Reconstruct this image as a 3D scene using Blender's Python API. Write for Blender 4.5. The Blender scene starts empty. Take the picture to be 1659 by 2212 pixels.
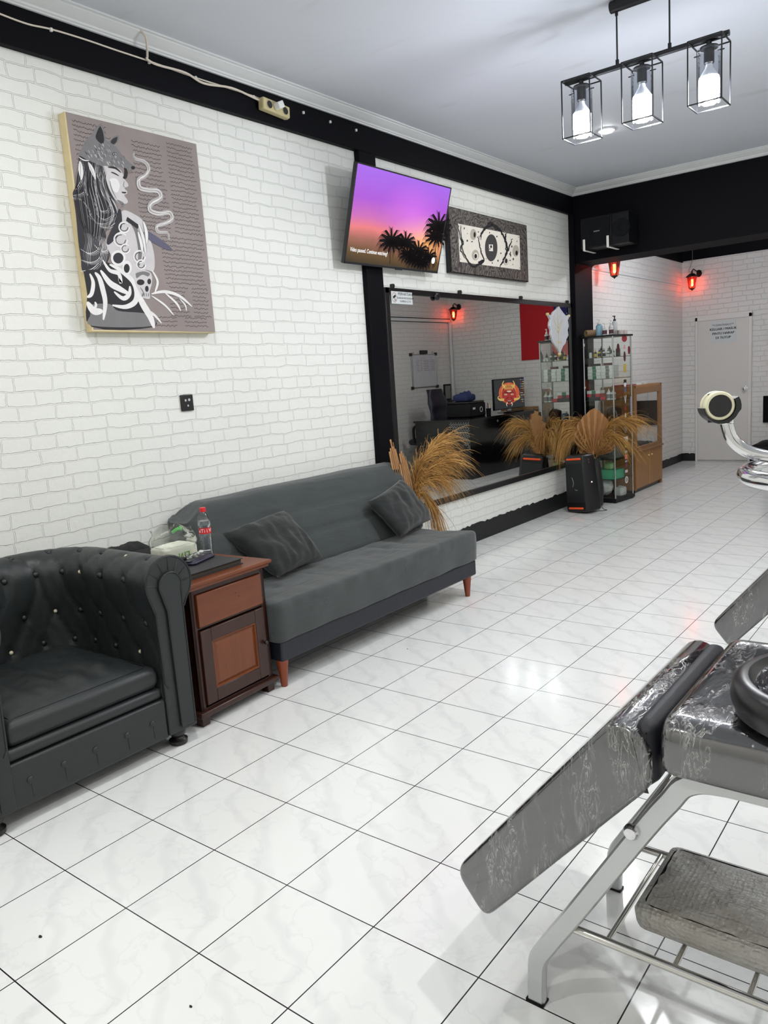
import bpy, bmesh, math, random
from mathutils import Vector, Matrix, noise
random.seed(7)
PI = math.pi
sc = bpy.context.scene
COL = sc.collection

# ------------------------------------------------------------------ camera
CAM = Vector((3.5637, 0.0, 1.4707))
RR = ((0.79041643, 0.60881868, -0.0676881), (0.04873614, -0.17264884, -0.98377699), (-0.61062808, 0.77429464, -0.16613595))
FPX = 1664.16
cd = bpy.data.cameras.new('camera'); cam = bpy.data.objects.new('camera', cd); COL.objects.link(cam)
right = Vector(RR[0]); down = Vector(RR[1]); fwd = Vector(RR[2])
cm = Matrix((right, -down, -fwd)).transposed().to_4x4(); cm.translation = CAM
cam.matrix_world = cm
cd.sensor_fit = 'HORIZONTAL'; cd.sensor_width = 36.0; cd.lens = 36.0 * FPX / 1659.0
cd.clip_start = 0.05; cd.clip_end = 60
sc.camera = cam

# ------------------------------------------------------------------ world, lights, exposure
w = bpy.data.worlds.new('world'); sc.world = w; w.use_nodes = True
w.node_tree.nodes['Background'].inputs[0].default_value = (0.9, 0.95, 1, 1)
w.node_tree.nodes['Background'].inputs[1].default_value = 0.3
sc.view_settings.view_transform = 'Standard'; sc.view_settings.look = 'None'
sc.view_settings.gamma = 1.0; sc.view_settings.use_curve_mapping = False
sc.view_settings.exposure = 0.93
CEIL = 3.30
LIGHT_W = 30.0
def disk_light(name, x, y, z, watts, size=0.13, col=(1, 0.985, 0.95)):
    l = bpy.data.lights.new(name, 'AREA'); l.shape = 'DISK'; l.size = size; l.energy = watts; l.color = col
    o = bpy.data.objects.new(name, l); o.location = (x, y, z); COL.objects.link(o); return o
DOWNLIGHTS_AND_FILLS = [(1.104, 6.265, 6), (4.3, 6.3, 8), (1.5, 1.6, 10), (3.6, 2.0, 12), (1.5, -0.9, 14), (3.6, -0.9, 14), (4.6, 4.4, 9)]  # first is the visible downlight; the rest are unseen, added to brighten the room
for i, (x, y, e) in enumerate(DOWNLIGHTS_AND_FILLS):
    disk_light('downlight_and_fill_light', x, y, CEIL - 0.022, e, .09)
PEND_BULBS = [(1.782, 4.2, 2.76), (2.105, 4.2, 2.76), (2.43, 4.2, 2.76)]

# ------------------------------------------------------------------ material helpers
MATS = {}
def nd(nt, t, ins=None, **props):
    n = nt.nodes.new(t)
    for k, v in props.items(): setattr(n, k, v)
    for k, v in (ins or {}).items():
        if isinstance(v, bpy.types.NodeSocket): nt.links.new(v, n.inputs[k])
        else: n.inputs[k].default_value = v
    return n
def mth(nt, op, a, b=0.0, c=None, clamp=False):
    n = nt.nodes.new('ShaderNodeMath'); n.operation = op; n.use_clamp = clamp
    for i, v in enumerate((a, b) if c is None else (a, b, c)):
        if isinstance(v, bpy.types.NodeSocket): nt.links.new(v, n.inputs[i])
        else: n.inputs[i].default_value = v
    return n.outputs[0]
def mixc(nt, f, a, b):
    n = nt.nodes.new('ShaderNodeMix'); n.data_type = 'RGBA'
    for k, v in ((0, f), (6, a), (7, b)):
        if isinstance(v, bpy.types.NodeSocket): nt.links.new(v, n.inputs[k])
        else: n.inputs[k].default_value = v if k == 0 else (*v[:3], 1)
    return n.outputs[2]
def newmat(name):
    m = bpy.data.materials.new(name); m.use_nodes = True
    nt = m.node_tree; b = nt.nodes['Principled BSDF']
    return m, nt, b
def setb(b, nt, **kw):
    for k, v in kw.items():
        key = k.replace('_', ' ')
        s = b.inputs[key]
        if isinstance(v, bpy.types.NodeSocket): nt.links.new(v, s)
        else: s.default_value = (*v, 1) if isinstance(v, tuple) and len(v) == 3 and s.type == 'RGBA' else v
def S(r, g, b):   # sRGB 0-255 to linear
    f = lambda c: (c / 255 / 12.92) if c / 255 <= 0.04045 else ((c / 255 + 0.055) / 1.055) ** 2.4
    return (f(r), f(g), f(b))
def pos(nt): return nt.nodes.new('ShaderNodeNewGeometry').outputs['Position']
def objco(nt): return nt.nodes.new('ShaderNodeTexCoord').outputs['Object']
def simple(name, col, rough=0.5, metal=0.0, var=0.08, nscale=18.0, bump=0.0, bscale=60.0, bdist=0.002, **kw):
    if name in MATS: return MATS[name]
    m, nt, b = newmat(name)
    co = objco(nt)
    n = nd(nt, 'ShaderNodeTexNoise', {'Vector': co, 'Scale': nscale, 'Detail': 4.0})
    c0 = tuple(max(0, c * (1 - var)) for c in col); c1 = tuple(min(1, c * (1 + var)) for c in col)
    setb(b, nt, Base_Color=mixc(nt, n.outputs[0], c0, c1), Roughness=rough, Metallic=metal)
    if bump:
        n2 = nd(nt, 'ShaderNodeTexNoise', {'Vector': co, 'Scale': bscale, 'Detail': 5.0})
        bp = nd(nt, 'ShaderNodeBump', {'Strength': bump, 'Distance': bdist, 'Height': n2.outputs[0]})
        setb(b, nt, Normal=bp.outputs[0])
    for k, v in kw.items(): setb(b, nt, **{k: v})
    MATS[name] = m; return m
def emis(name, col, strength):
    if name in MATS: return MATS[name]
    m, nt, b = newmat(name)
    setb(b, nt, Base_Color=(0.02, 0.02, 0.02), Emission_Color=col, Emission_Strength=strength, Roughness=0.3)
    MATS[name] = m; return m
def clear(name, tint=(1, 1, 1), refl=0.9, rough=0.02, lo=0.03, bump=0.0, bscale=30.0):
    """thin clear sheet: see-through with a fresnel reflection"""
    if name in MATS: return MATS[name]
    m, nt, b = newmat(name); nt.nodes.remove(b)
    tr = nd(nt, 'ShaderNodeBsdfTransparent', {'Color': (*tint, 1)})
    gl = nd(nt, 'ShaderNodeBsdfGlossy', {'Color': (refl, refl, refl, 1), 'Roughness': rough})
    lw = nd(nt, 'ShaderNodeLayerWeight', {'Blend': 0.22})
    f = mth(nt, 'ADD', mth(nt, 'MULTIPLY', lw.outputs['Fresnel'], 0.8), lo, clamp=True)
    if bump:
        n2 = nd(nt, 'ShaderNodeTexNoise', {'Vector': objco(nt), 'Scale': bscale, 'Detail': 4.0, 'Distortion': 1.0})
        bp = nd(nt, 'ShaderNodeBump', {'Strength': bump, 'Distance': 0.01, 'Height': n2.outputs[0]})
        nt.links.new(bp.outputs[0], gl.inputs['Normal'])
    mx = nd(nt, 'ShaderNodeMixShader', {0: f, 1: tr.outputs[0], 2: gl.outputs[0]})
    nt.links.new(mx.outputs[0], nt.nodes['Material Output'].inputs[0])
    MATS[name] = m; return m

def brick_mat(name, axis, paint=None, base=S(236, 237, 232)):
    m, nt, b = newmat(name)
    p = nd(nt, 'ShaderNodeSeparateXYZ', {0: pos(nt)})
    u = p.outputs[1] if axis == 'x' else p.outputs[0]
    v = p.outputs[2]
    c = nd(nt, 'ShaderNodeCombineXYZ', {0: u, 1: v, 2: 0.0}).outputs[0]
    n1 = nd(nt, 'ShaderNodeTexNoise', {'Vector': c, 'Scale': 9.0, 'Detail': 3.0})
    off = nd(nt, 'ShaderNodeVectorMath', {0: n1.outputs['Color'], 1: (0.5, 0.5, 0.5)}, operation='SUBTRACT')
    sc_ = nd(nt, 'ShaderNodeVectorMath', {0: off.outputs[0], 3: 0.030}, operation='SCALE')
    ad = nd(nt, 'ShaderNodeVectorMath', {0: c, 1: sc_.outputs[0]}, operation='ADD')
    n1b = nd(nt, 'ShaderNodeTexNoise', {'Vector': c, 'Scale': 60.0, 'Detail': 3.0})
    offb = nd(nt, 'ShaderNodeVectorMath', {0: n1b.outputs['Color'], 1: (0.5, 0.5, 0.5)}, operation='SUBTRACT')
    scb = nd(nt, 'ShaderNodeVectorMath', {0: offb.outputs[0], 3: 0.008}, operation='SCALE')
    ad2 = nd(nt, 'ShaderNodeVectorMath', {0: ad.outputs[0], 1: scb.outputs[0]}, operation='ADD')
    br = nd(nt, 'ShaderNodeTexBrick', {'Vector': ad2.outputs[0], 'Scale': 1.0, 'Mortar Size': 0.0042, 'Mortar Smooth': 0.35,
            'Brick Width': 0.19, 'Row Height': 0.070, 'Bias': 0.0, 'Color1': (0.42, 0.42, 0.42, 1), 'Color2': (1, 1, 1, 1), 'Mortar': (0, 0, 0, 1)},
            offset=0.42, offset_frequency=2, squash=0.72, squash_frequency=3)
    n2 = nd(nt, 'ShaderNodeTexNoise', {'Vector': c, 'Scale': 38.0, 'Detail': 6.0, 'Roughness': 0.6})
    n3 = nd(nt, 'ShaderNodeTexNoise', {'Vector': c, 'Scale': 1.3, 'Detail': 4.0})
    hgt = mth(nt, 'SUBTRACT', 1.0, br.outputs['Fac'])
    brv = nd(nt, 'ShaderNodeSeparateXYZ', {0: br.outputs['Color']}).outputs[0]
    hsum = mth(nt, 'ADD', mth(nt, 'MULTIPLY', hgt, mth(nt, 'ADD', 0.75, mth(nt, 'MULTIPLY', brv, 0.25))), mth(nt, 'MULTIPLY', n2.outputs[0], 0.35))
    bp = nd(nt, 'ShaderNodeBump', {'Strength': 1.0, 'Distance': 0.006, 'Height': hsum})
    dark = tuple(x * 0.90 for x in base)
    col = mixc(nt, mth(nt, 'MULTIPLY', n3.outputs[0], 0.9), base, dark)
    col = mixc(nt, mth(nt, 'MULTIPLY', br.outputs['Fac'], 0.10), col, tuple(x * 0.72 for x in base))
    setb(b, nt, Base_Color=col if paint is None else mixc(nt, n2.outputs[0], paint, tuple(x * 1.6 for x in paint)), Roughness=0.55, Normal=bp.outputs[0])
    MATS[name] = m; return m

M_BRICKX = brick_mat('white_brick_x', 'x'); M_BRICKY = brick_mat('white_brick_y', 'y', base=S(226, 224, 220))
M_BRICKXF = brick_mat('white_brick_far', 'x', base=S(226, 224, 220))
M_BBLK = brick_mat('black_painted_brick', 'x', paint=S(13, 14, 17))
M_BBLKY = brick_mat('black_painted_brick_y', 'y', paint=S(12, 12, 14))
M_BLACK = simple('black_paint', S(8, 8, 14), 0.6, bump=0.25, bscale=14, bdist=0.004, Specular_IOR_Level=.10)
M_CORN = simple('cornice_paint', S(214, 216, 216), 0.55, var=0.05, nscale=6)

def floor_mat():
    m, nt, b = newmat('tile_floor')
    P0 = pos(nt)
    p = nd(nt, 'ShaderNodeSeparateXYZ', {0: P0})
    T = 1 / 3.0
    def cell(sock, o):
        a = mth(nt, 'DIVIDE', mth(nt, 'SUBTRACT', sock, o), T)
        fl = mth(nt, 'FLOOR', a); fr = mth(nt, 'SUBTRACT', a, fl)
        d = mth(nt, 'MINIMUM', fr, mth(nt, 'SUBTRACT', 1.0, fr))
        return fl, fr, d
    fx, rx, dx = cell(p.outputs[0], 0.9710 - 3 * T); fy, ry, dy = cell(p.outputs[1], 0.7575 - 9 * T)
    d = mth(nt, 'MINIMUM', dx, dy)
    grout = mth(nt, 'LESS_THAN', d, 0.0054)
    cid = nd(nt, 'ShaderNodeCombineXYZ', {0: fx, 1: fy, 2: 0.0})
    wn = nd(nt, 'ShaderNodeTexWhiteNoise', {'Vector': cid.outputs[0]}, noise_dimensions='3D')
    loc = nd(nt, 'ShaderNodeCombineXYZ', {0: rx, 1: ry, 2: 0.0})
    r4 = mth(nt, 'MULTIPLY', mth(nt, 'FLOOR', mth(nt, 'MULTIPLY', wn.outputs['Value'], 2.0)), PI)
    rot = nd(nt, 'ShaderNodeVectorRotate', {'Vector': loc.outputs[0], 'Center': (0.5, 0.5, 0), 'Angle': r4}, rotation_type='Z_AXIS')
    ofs = nd(nt, 'ShaderNodeVectorMath', {0: wn.outputs['Color'], 3: 0.35}, operation='SCALE')
    vv = nd(nt, 'ShaderNodeVectorMath', {0: rot.outputs[0], 1: ofs.outputs[0]}, operation='ADD')
    nz = nd(nt, 'ShaderNodeTexNoise', {'Vector': vv.outputs[0], 'Scale': 1.6, 'Detail': 6.0, 'Roughness': 0.55, 'Distortion': 0.4})
    a1 = mth(nt, 'ABSOLUTE', mth(nt, 'SUBTRACT', nz.outputs[0], 0.5))
    vein = mth(nt, 'SUBTRACT', 1.0, mth(nt, 'DIVIDE', a1, 0.020), clamp=True)
    sp = nd(nt, 'ShaderNodeSeparateXYZ', {0: vv.outputs[0]})
    wv = nd(nt, 'ShaderNodeTexWave', {'Vector': vv.outputs[0], 'Scale': 0.75, 'Distortion': 6.0, 'Detail': 3.0, 'Detail Scale': 1.2}, bands_direction='DIAGONAL')
    band = mth(nt, 'MULTIPLY', mth(nt, 'SUBTRACT', wv.outputs['Fac'], 0.80, clamp=True), 3.5, clamp=True)
    vt = mth(nt, 'ADD', mth(nt, 'MULTIPLY', vein, 0.16), mth(nt, 'MULTIPLY', band, 0.26), clamp=True)
    big = nd(nt, 'ShaderNodeTexNoise', {'Vector': P0, 'Scale': 0.8, 'Detail': 2.0})
    base = mixc(nt, big.outputs[0], S(227, 229, 226), S(231, 232, 232))
    col = mixc(nt, vt, base, S(188, 190, 192))
    col = mixc(nt, grout, col, S(34, 30, 34))
    bp = nd(nt, 'ShaderNodeBump', {'Strength': 0.3, 'Distance': 0.001, 'Height': mth(nt, 'SUBTRACT', 1.0, grout)})
    n5 = nd(nt, 'ShaderNodeTexNoise', {'Vector': P0, 'Scale': 7.0, 'Detail': 2.0})
    setb(b, nt, Base_Color=col, Roughness=mth(nt, 'ADD', 0.09, mth(nt, 'MULTIPLY', n5.outputs[0], 0.10)), IOR=1.5, Normal=bp.outputs[0])
    return m
M_FLOOR = floor_mat()
def ceil_mat():
    m, nt, b = newmat('ceiling_paint')
    P0 = pos(nt)
    n = nd(nt, 'ShaderNodeTexNoise', {'Vector': P0, 'Scale': 1.1, 'Detail': 5.0, 'Distortion': 0.6})
    mp = nd(nt, 'ShaderNodeMapping', {'Vector': P0, 'Rotation': (0, 0, 0.5), 'Scale': (1.2, 5.0, 1)})
    n2 = nd(nt, 'ShaderNodeTexNoise', {'Vector': mp.outputs[0], 'Scale': 1.6, 'Detail': 6.0})
    f = mth(nt, 'MULTIPLY', mth(nt, 'SUBTRACT', n2.outputs[0], 0.62, clamp=True), 4.0, clamp=True)
    col = mixc(nt, n.outputs[0], S(200, 204, 212), S(216, 219, 226)); col = mixc(nt, f, col, S(192, 192, 194))
    bp = nd(nt, 'ShaderNodeBump', {'Strength': 0.3, 'Distance': 0.01, 'Height': n.outputs[0]})
    setb(b, nt, Base_Color=col, Roughness=0.6, Normal=bp.outputs[0]); return m
M_CEIL = ceil_mat()

# ------------------------------------------------------------------ mesh helpers
class B:
    def __init__(s): s.bm = bmesh.new(); s.mi = 0; s.mats = []
    def use(s, m):
        if m not in s.mats: s.mats.append(m)
        s.mi = s.mats.index(m); return s
    def _f(s, vs):
        try: f = s.bm.faces.new(vs); f.material_index = s.mi; return f
        except ValueError: return None
    def V(s, *p): return s.bm.verts.new(p[0] if len(p) == 1 else p)
    def obox(s, mat, hx, hy, hz):
        v = [s.V(mat @ Vector((x * hx, y * hy, z * hz))) for x in (-1, 1) for y in (-1, 1) for z in (-1, 1)]
        for q in ((0, 1, 3, 2), (4, 6, 7, 5), (0, 4, 5, 1), (2, 3, 7, 6), (0, 2, 6, 4), (1, 5, 7, 3)): s._f([v[i] for i in q])
        return s
    def box(s, x0, x1, y0, y1, z0, z1):
        return s.obox(Matrix.Translation(((x0 + x1) / 2, (y0 + y1) / 2, (z0 + z1) / 2)), abs(x1 - x0) / 2, abs(y1 - y0) / 2, abs(z1 - z0) / 2)
    def rings(s, rings, cap0=True, cap1=True, closed=True):
        R_ = [[s.V(p) for p in r] for r in rings]
        n = len(R_[0])
        for a, b_ in zip(R_, R_[1:]):
            for i in range(n if closed else n - 1):
                j = (i + 1) % n; s._f([a[i], a[j], b_[j], b_[i]])
        if cap0: s._f(list(reversed(R_[0])))
        if cap1: s._f(R_[-1])
        return s
    def cyl(s, p0, p1, r0, r1=None, seg=20, cap=True):
        p0 = Vector(p0); p1 = Vector(p1); r1 = r0 if r1 is None else r1
        d = (p1 - p0).normalized(); a = d.orthogonal().normalized(); b_ = d.cross(a)
        return s.rings([[p + (a * math.cos(2 * PI * i / seg) + b_ * math.sin(2 * PI * i / seg)) * r for i in range(seg)] for p, r in ((p0, r0), (p1, r1))], cap, cap)
    def tube(s, pts, r, seg=10, cap=True):
        pts = [Vector(p) for p in pts]; rings = []; a = None
        for i, p in enumerate(pts):
            d = (pts[min(i + 1, len(pts) - 1)] - pts[max(i - 1, 0)]).normalized()
            if a is None: a = d.orthogonal().normalized()
            else: a = (a - d * a.dot(d)).normalized()
            b_ = d.cross(a); rr = r[i] if isinstance(r, (list, tuple)) else r
            rings.append([p + (a * math.cos(2 * PI * k / seg) + b_ * math.sin(2 * PI * k / seg)) * rr for k in range(seg)])
        return s.rings(rings, cap, cap)
    def lathe(s, prof, c=(0, 0, 0), seg=24, mat=None, cap=True):
        mat = mat or Matrix.Translation(c)
        return s.rings([[mat @ Vector((r * math.cos(2 * PI * i / seg), r * math.sin(2 * PI * i / seg), z)) for i in range(seg)] for r, z in prof], cap, cap)
    def prism(s, pts, axis, a, b_):
        def P(u, v, w_):
            return {'x': (w_, u, v), 'y': (u, w_, v), 'z': (u, v, w_)}[axis]
        return s.rings([[P(u, v, w_) for u, v in pts] for w_ in (a, b_)])
    def poly(s, pts):
        vs = [s.V(p) for p in pts]; return s._f(vs)
    def ribbon(s, pts, wd, nrm, off=Vector((0, 0, 0))):
        pts = [Vector(p) for p in pts]; n = len(pts); L = []; Rr = []
        for i, p in enumerate(pts):
            d = (pts[min(i + 1, n - 1)] - pts[max(i - 1, 0)])
            if d.length < 1e-9: d = Vector((0, 0, 1))
            t = d.normalized().cross(nrm).normalized(); ww = wd[i] if isinstance(wd, (list, tuple)) else wd
            L.append(s.V(p + t * ww / 2 + off)); Rr.append(s.V(p - t * ww / 2 + off))
        for i in range(n - 1): s._f([L[i], L[i + 1], Rr[i + 1], Rr[i]])
        return s
    def sphere(s, c, r, scale=(1, 1, 1), u=14, v=10, rot=None):
        c = Vector(c); rings = []
        for j in range(1, v):
            th = PI * j / v
            ring = []
            for i in range(u):
                q = Vector((math.sin(th) * math.cos(2 * PI * i / u) * scale[0], math.sin(th) * math.sin(2 * PI * i / u) * scale[1], -math.cos(th) * scale[2])) * r
                if rot: q = rot @ q
                ring.append(c + q)
            rings.append(ring)
        return s.rings(rings)
    def text(s, body, size, mat, extrude=0.0008, font_align='CENTER', sx=1.0):
        cu = bpy.data.curves.new('t', 'FONT'); cu.body = body; cu.size = size; cu.extrude = extrude; cu.align_x = font_align; cu.align_y = 'CENTER'
        o = bpy.data.objects.new('t', cu); COL.objects.link(o)
        dg = bpy.context.evaluated_depsgraph_get(); me = bpy.data.meshes.new_from_object(o.evaluated_get(dg))
        me.transform(mat @ Matrix.Diagonal((sx, 1, 1, 1)))
        n0 = len(s.bm.faces); s.bm.from_mesh(me); s.bm.faces.ensure_lookup_table()
        for f in s.bm.faces[n0:]: f.material_index = s.mi
        bpy.data.objects.remove(o); bpy.data.curves.remove(cu); bpy.data.meshes.remove(me)
        return s

def rootof(o):
    while o.parent: o = o.parent
    return o
def ob(name, b, m, parent=None, bevel=0.0, seg=2, smooth=True, subsurf=0, local=False, label=None, kind=None, sharp=0.7, solid=0.0, recalc=True):
    bm = b.bm
    if recalc: bmesh.ops.recalc_face_normals(bm, faces=bm.faces)
    me = bpy.data.meshes.new(name)
    if parent is None and not local:
        if bm.verts:
            xs = [v.co.x for v in bm.verts]; ys = [v.co.y for v in bm.verts]; zs = [v.co.z for v in bm.verts]
            loc = Vector(((min(xs) + max(xs)) / 2, (min(ys) + max(ys)) / 2, min(zs)))
        else: loc = Vector()
        for v in bm.verts: v.co -= loc
    else:
        loc = Vector()
        if not local and parent is not None:
            rl = rootof(parent).location
            for v in bm.verts: v.co -= rl
    if smooth:
        for f in bm.faces: f.smooth = True
        for e in bm.edges:
            if len(e.link_faces) == 2 and e.calc_face_angle(0) > sharp: e.smooth = False
    bm.to_mesh(me); bm.free()
    o = bpy.data.objects.new(name, me); COL.objects.link(o); o.location = loc
    if b.mats:
        for mm in b.mats: me.materials.append(mm)
    else: me.materials.append(m)
    if parent is not None: o.parent = parent
    if bevel:
        md = o.modifiers.new('bevel', 'BEVEL'); md.width = bevel; md.segments = seg; md.limit_method = 'ANGLE'; md.angle_limit = 0.6; md.harden_normals = False
    if subsurf:
        md = o.modifiers.new('sub', 'SUBSURF'); md.levels = subsurf; md.render_levels = subsurf
    if solid:
        md = o.modifiers.new('solid', 'SOLIDIFY'); md.thickness = solid
    if label: o['label'] = label
    if kind: o['kind'] = kind
    return o
def thing(name, label, cat, loc=(0, 0, 0), rotz=0.0, group=None):
    o = bpy.data.objects.new(name, None); COL.objects.link(o); o.location = loc; o.rotation_euler = (0, 0, rotz)
    o.empty_display_size = 0.1
    o['label'] = label; o['category'] = cat
    if group: o['group'] = group
    return o
def tag(o, label, cat, group=None):
    o['label'] = label; o['category'] = cat
    if group: o['group'] = group
    return o
def struct(name, b, m, parent=None, **kw):
    o = ob(name, b, m, parent, **kw)
    if parent is None: o['kind'] = 'structure'
    return o
def kids(o): return [c for c in COL.objects if c.parent == o]
def dup(o, loc=None, parent=None, label=None, rotz=None):
    c = o.copy(); COL.objects.link(c); c.parent = parent
    if loc is not None: c.location = loc
    if rotz is not None: c.rotation_euler.z = rotz
    if label: c['label'] = label
    for ch in kids(o): dup(ch, None, c)
    return c
def crm(pts, n=8):
    """Catmull-Rom through pts"""
    P_ = [Vector(p) for p in pts]; out = []
    for i in range(len(P_) - 1):
        p0 = P_[max(i - 1, 0)]; p1 = P_[i]; p2 = P_[i + 1]; p3 = P_[min(i + 2, len(P_) - 1)]
        for k in range(n):
            t = k / n
            out.append(0.5 * ((2 * p1) + (p2 - p0) * t + (2 * p0 - 5 * p1 + 4 * p2 - p3) * t * t + (3 * p1 - p0 - 3 * p2 + p3) * t ** 3))
    out.append(P_[-1]); return out
def frame_mat(o, u, v):
    """matrix with local x along u, y along v, z = u x v, at o"""
    u = Vector(u).normalized(); w_ = u.cross(Vector(v)).normalized(); v = w_.cross(u)
    m = Matrix((u, v, w_)).transposed().to_4x4(); m.translation = Vector(o); return m
WALLX = lambda x, y, z: frame_mat((x, y, z), (0, 1, 0), (0, 0, 1))      # faces +x
WALLY = lambda x, y, z: frame_mat((x, y, z), (1, 0, 0), (0, 0, 1))      # faces -y
ORD = ['leftmost', 'second from left', 'third from left', 'fourth from left', 'fifth from left', 'sixth from left', 'seventh from left', 'eighth from left', 'ninth from left']

# ================================================================== THE SETTING
YB = 8.0; YB2 = 8.43; YF = 11.85; XR = 5.2; XRF = 4.04; Y0 = -2.0
struct('floor', B().box(-0.1, XR + .1, Y0 - .1, YF + .1, -0.1, 0), M_FLOOR, smooth=False)
struct('ceiling', B().box(-0.1, XR + .1, Y0 - .1, YF + .1, CEIL, CEIL + 0.1), M_CEIL, smooth=False)
struct('wall_left', B().use(M_BRICKX).box(-0.1, 0, Y0, YB + .05, 0, CEIL).use(M_BRICKXF).box(-0.1, 0, YB + .05, YF, 0, CEIL), None, smooth=False)
struct('wall_far', B().box(-0.1, XR + .1, YF, YF + .1, 0, CEIL), M_BRICKY, smooth=False)
struct('wall_right', B().use(M_BRICKX).box(XR, XR + .1, Y0, YB, 0, CEIL).use(M_BRICKXF).box(XRF, XRF + .1, YB, YF, 0, CEIL).use(M_BRICKY).box(XRF + .1, XR, YB, YB2, 0, 2.575), None, smooth=False)
struct('wall_back', B().box(-0.1, XR + .1, Y0 - .1, Y0, 0, CEIL), M_BRICKY, smooth=False)
# black beam and pillar strips on the left wall, cross beam and its pillar
def rag(y0, y1, z, up, n, amp, seed):
    r = random.Random(seed); out = []
    for i in range(n + 1):
        y = y0 + (y1 - y0) * i / n; out.append((y, z + up * r.random() * amp))
    return out
struct('trim_1', B().box(0, .045, Y0, YB, 3.062, 3.27), M_BLACK, bevel=.004)
struct('trim_2', B().box(0, .045, 4.455, 4.645, 0, 3.065), M_BLACK, bevel=.006)

b = B().box(0, .060, 7.975, YB2, 0, 2.3).box(0, .060, 7.975, YB - .001, 2.3, 3.065)
b.prism([(0, 2.3), (.06, 2.3), (.06, 2.53), (.068, 2.56), (.092, 2.575), (XR, 2.575), (XR, CEIL), (0, CEIL)], 'y', YB, YB2)
struct('trim_3', b, M_BLACK)
prof = [(.0, 3.238), (.057, 3.238), (.057, 3.246), (.066, 3.248), (.070, 3.256), (.080, 3.261), (.098, 3.270), (.112, 3.280), (.120, 3.284), (.120, 3.290), (.134, 3.292), (.134, CEIL), (0, CEIL)]
struct('trim_4', B().prism([(x, z) for x, z in prof], 'y', Y0, YB - .02), M_CORN, sharp=.35)
struct('trim_5', B().prism([(YB - .02 - (x - .045) if x > 0 else YB, z) for x, z in prof], 'x', .046, XR), M_CORN, sharp=.35)
struct('trim_6', B().box(0, .012, YB2, YF, 2.87, CEIL).box(.012, XRF, YF - .012, YF, 2.885, CEIL).box(XRF - .012, XRF, YB2, YF - .012, 2.885, CEIL), M_BLACK)
struct('trim_7', B().prism([(0, 2.545), (.022, 2.55), (.026, 2.565), (0, 2.575)], 'y', YB + .1, YF), M_CORN)
b = B().use(M_CORN).box(XRF - .02, XRF, 8.6, YF, 2.425, 2.475).use(M_BLACK).box(XRF - .024, XRF, 8.6, YF, 2.475, 2.487).box(XRF - .022, XRF, 8.6, YF, 2.418, 2.425)
struct('trim_8', b, None)
struct('trim_9', B().cyl((XRF - .03, YF - .03, .1), (XRF - .03, YF - .03, 2.42), .028, seg=14).cyl((XRF - .03, YF - .03, 1.66), (XRF - .03, YF - .03, 1.70), .033, seg=14), M_CORN)
pts = [(Y0, 0)] + [(YB - .1, 0)] + list(reversed(rag(Y0, YB - .1, .155, 1, 260, .018, 3)))
struct('baseboard_left', B().prism(pts, 'x', 0, .005), M_BBLK, smooth=False)
pts = [(YB + .1, 0), (YF, 0)] + list(reversed(rag(YB + .1, YF, .105, 1, 80, .012, 4)))
struct('baseboard_left', B().prism(pts, 'x', 0, .006), M_BBLK, smooth=False)
pts = [(0.006, 0), (.188, 0)] + list(reversed(rag(.006, .188, .105, 1, 12, .012, 5)))
b = B().prism([(u, v) for u, v in pts], 'y', YF - .006, YF)
b.box(.95, XRF, YF - .006, YF, 0, .10)
struct('baseboard_far', b, M_BBLKY, smooth=False)
# the door in the far wall
M_DOOR = simple('door_white', S(214, 211, 206), .45, var=.03, nscale=3, bump=.1, bscale=4, bdist=.004)
M_DFR = simple('door_frame_white', S(222, 220, 216), .5, var=.03)
M_CHROME = simple('chrome', (.75, .75, .76), .12, 1.0, var=.02)
M_STEEL = simple('brushed_steel', (.55, .55, .56), .28, 1.0, var=.05)
door = bpy.data.objects.new('door_1', None); COL.objects.link(door); door.location = (.565, YF, 0); door['kind'] = 'structure'
ob('door_leaf', B().box(.222, .905, YF - .02, YF - .002, .018, 2.02), M_DOOR, door, bevel=.002)
b = B().box(.189, .222, YF - .032, YF, 0, 2.075).box(.905, .949, YF - .032, YF, 0, 2.075).box(.189, .949, YF - .032, YF, 2.02, 2.10)
ob('door_frame', b, M_DFR, door, bevel=.004)
b = B(); mm = frame_mat((.864, YF - .02, 1.04), (1, 0, 0), (0, 0, 1))
b.lathe([(.001, 0), (.036, .0), (.036, .006), (.018, .012), (.014, .03), (.026, .042), (.030, .055), (.024, .066), (.001, .07)], mat=mm, seg=20)
ob('door_knob', b, M_CHROME, door)
M_PAPER = simple('paper_white', S(206, 212, 212), .6, var=.03)
M_INK = simple('ink_black', S(22, 22, 24), .6)
s = thing('door_notice', 'paper notice reading KELUAR / MASUK PINTU HARAP DI TUTUP taped on the white door', 'sign', (.568, YF - .021, 1.72))
ob('paper_sheet', B().box(.405, .735, YF - .0225, YF - .0212, 1.70, 2.0), M_PAPER, s)
b = B()
b.text('Dan Fasilitas Ruangan No.8', .026, WALLY(.565, YF - .0232, 1.948), .0003)
ob('underline', B().box(.455, .675, YF - .0236, YF - .0230, 1.932, 1.935), M_INK, s)
for t, z, q in (('KELUAR / MASUK', 1.885, .052), ('PINTU HARAP', 1.825, .052), ('DI TUTUP', 1.765, .052)):
    for d in (-.0012, 0, .0012): b.text(t, q * .9, WALLY(.57 + d, YF - .0232, z), .0003)
ob('lettering', b, M_INK, s)

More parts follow.
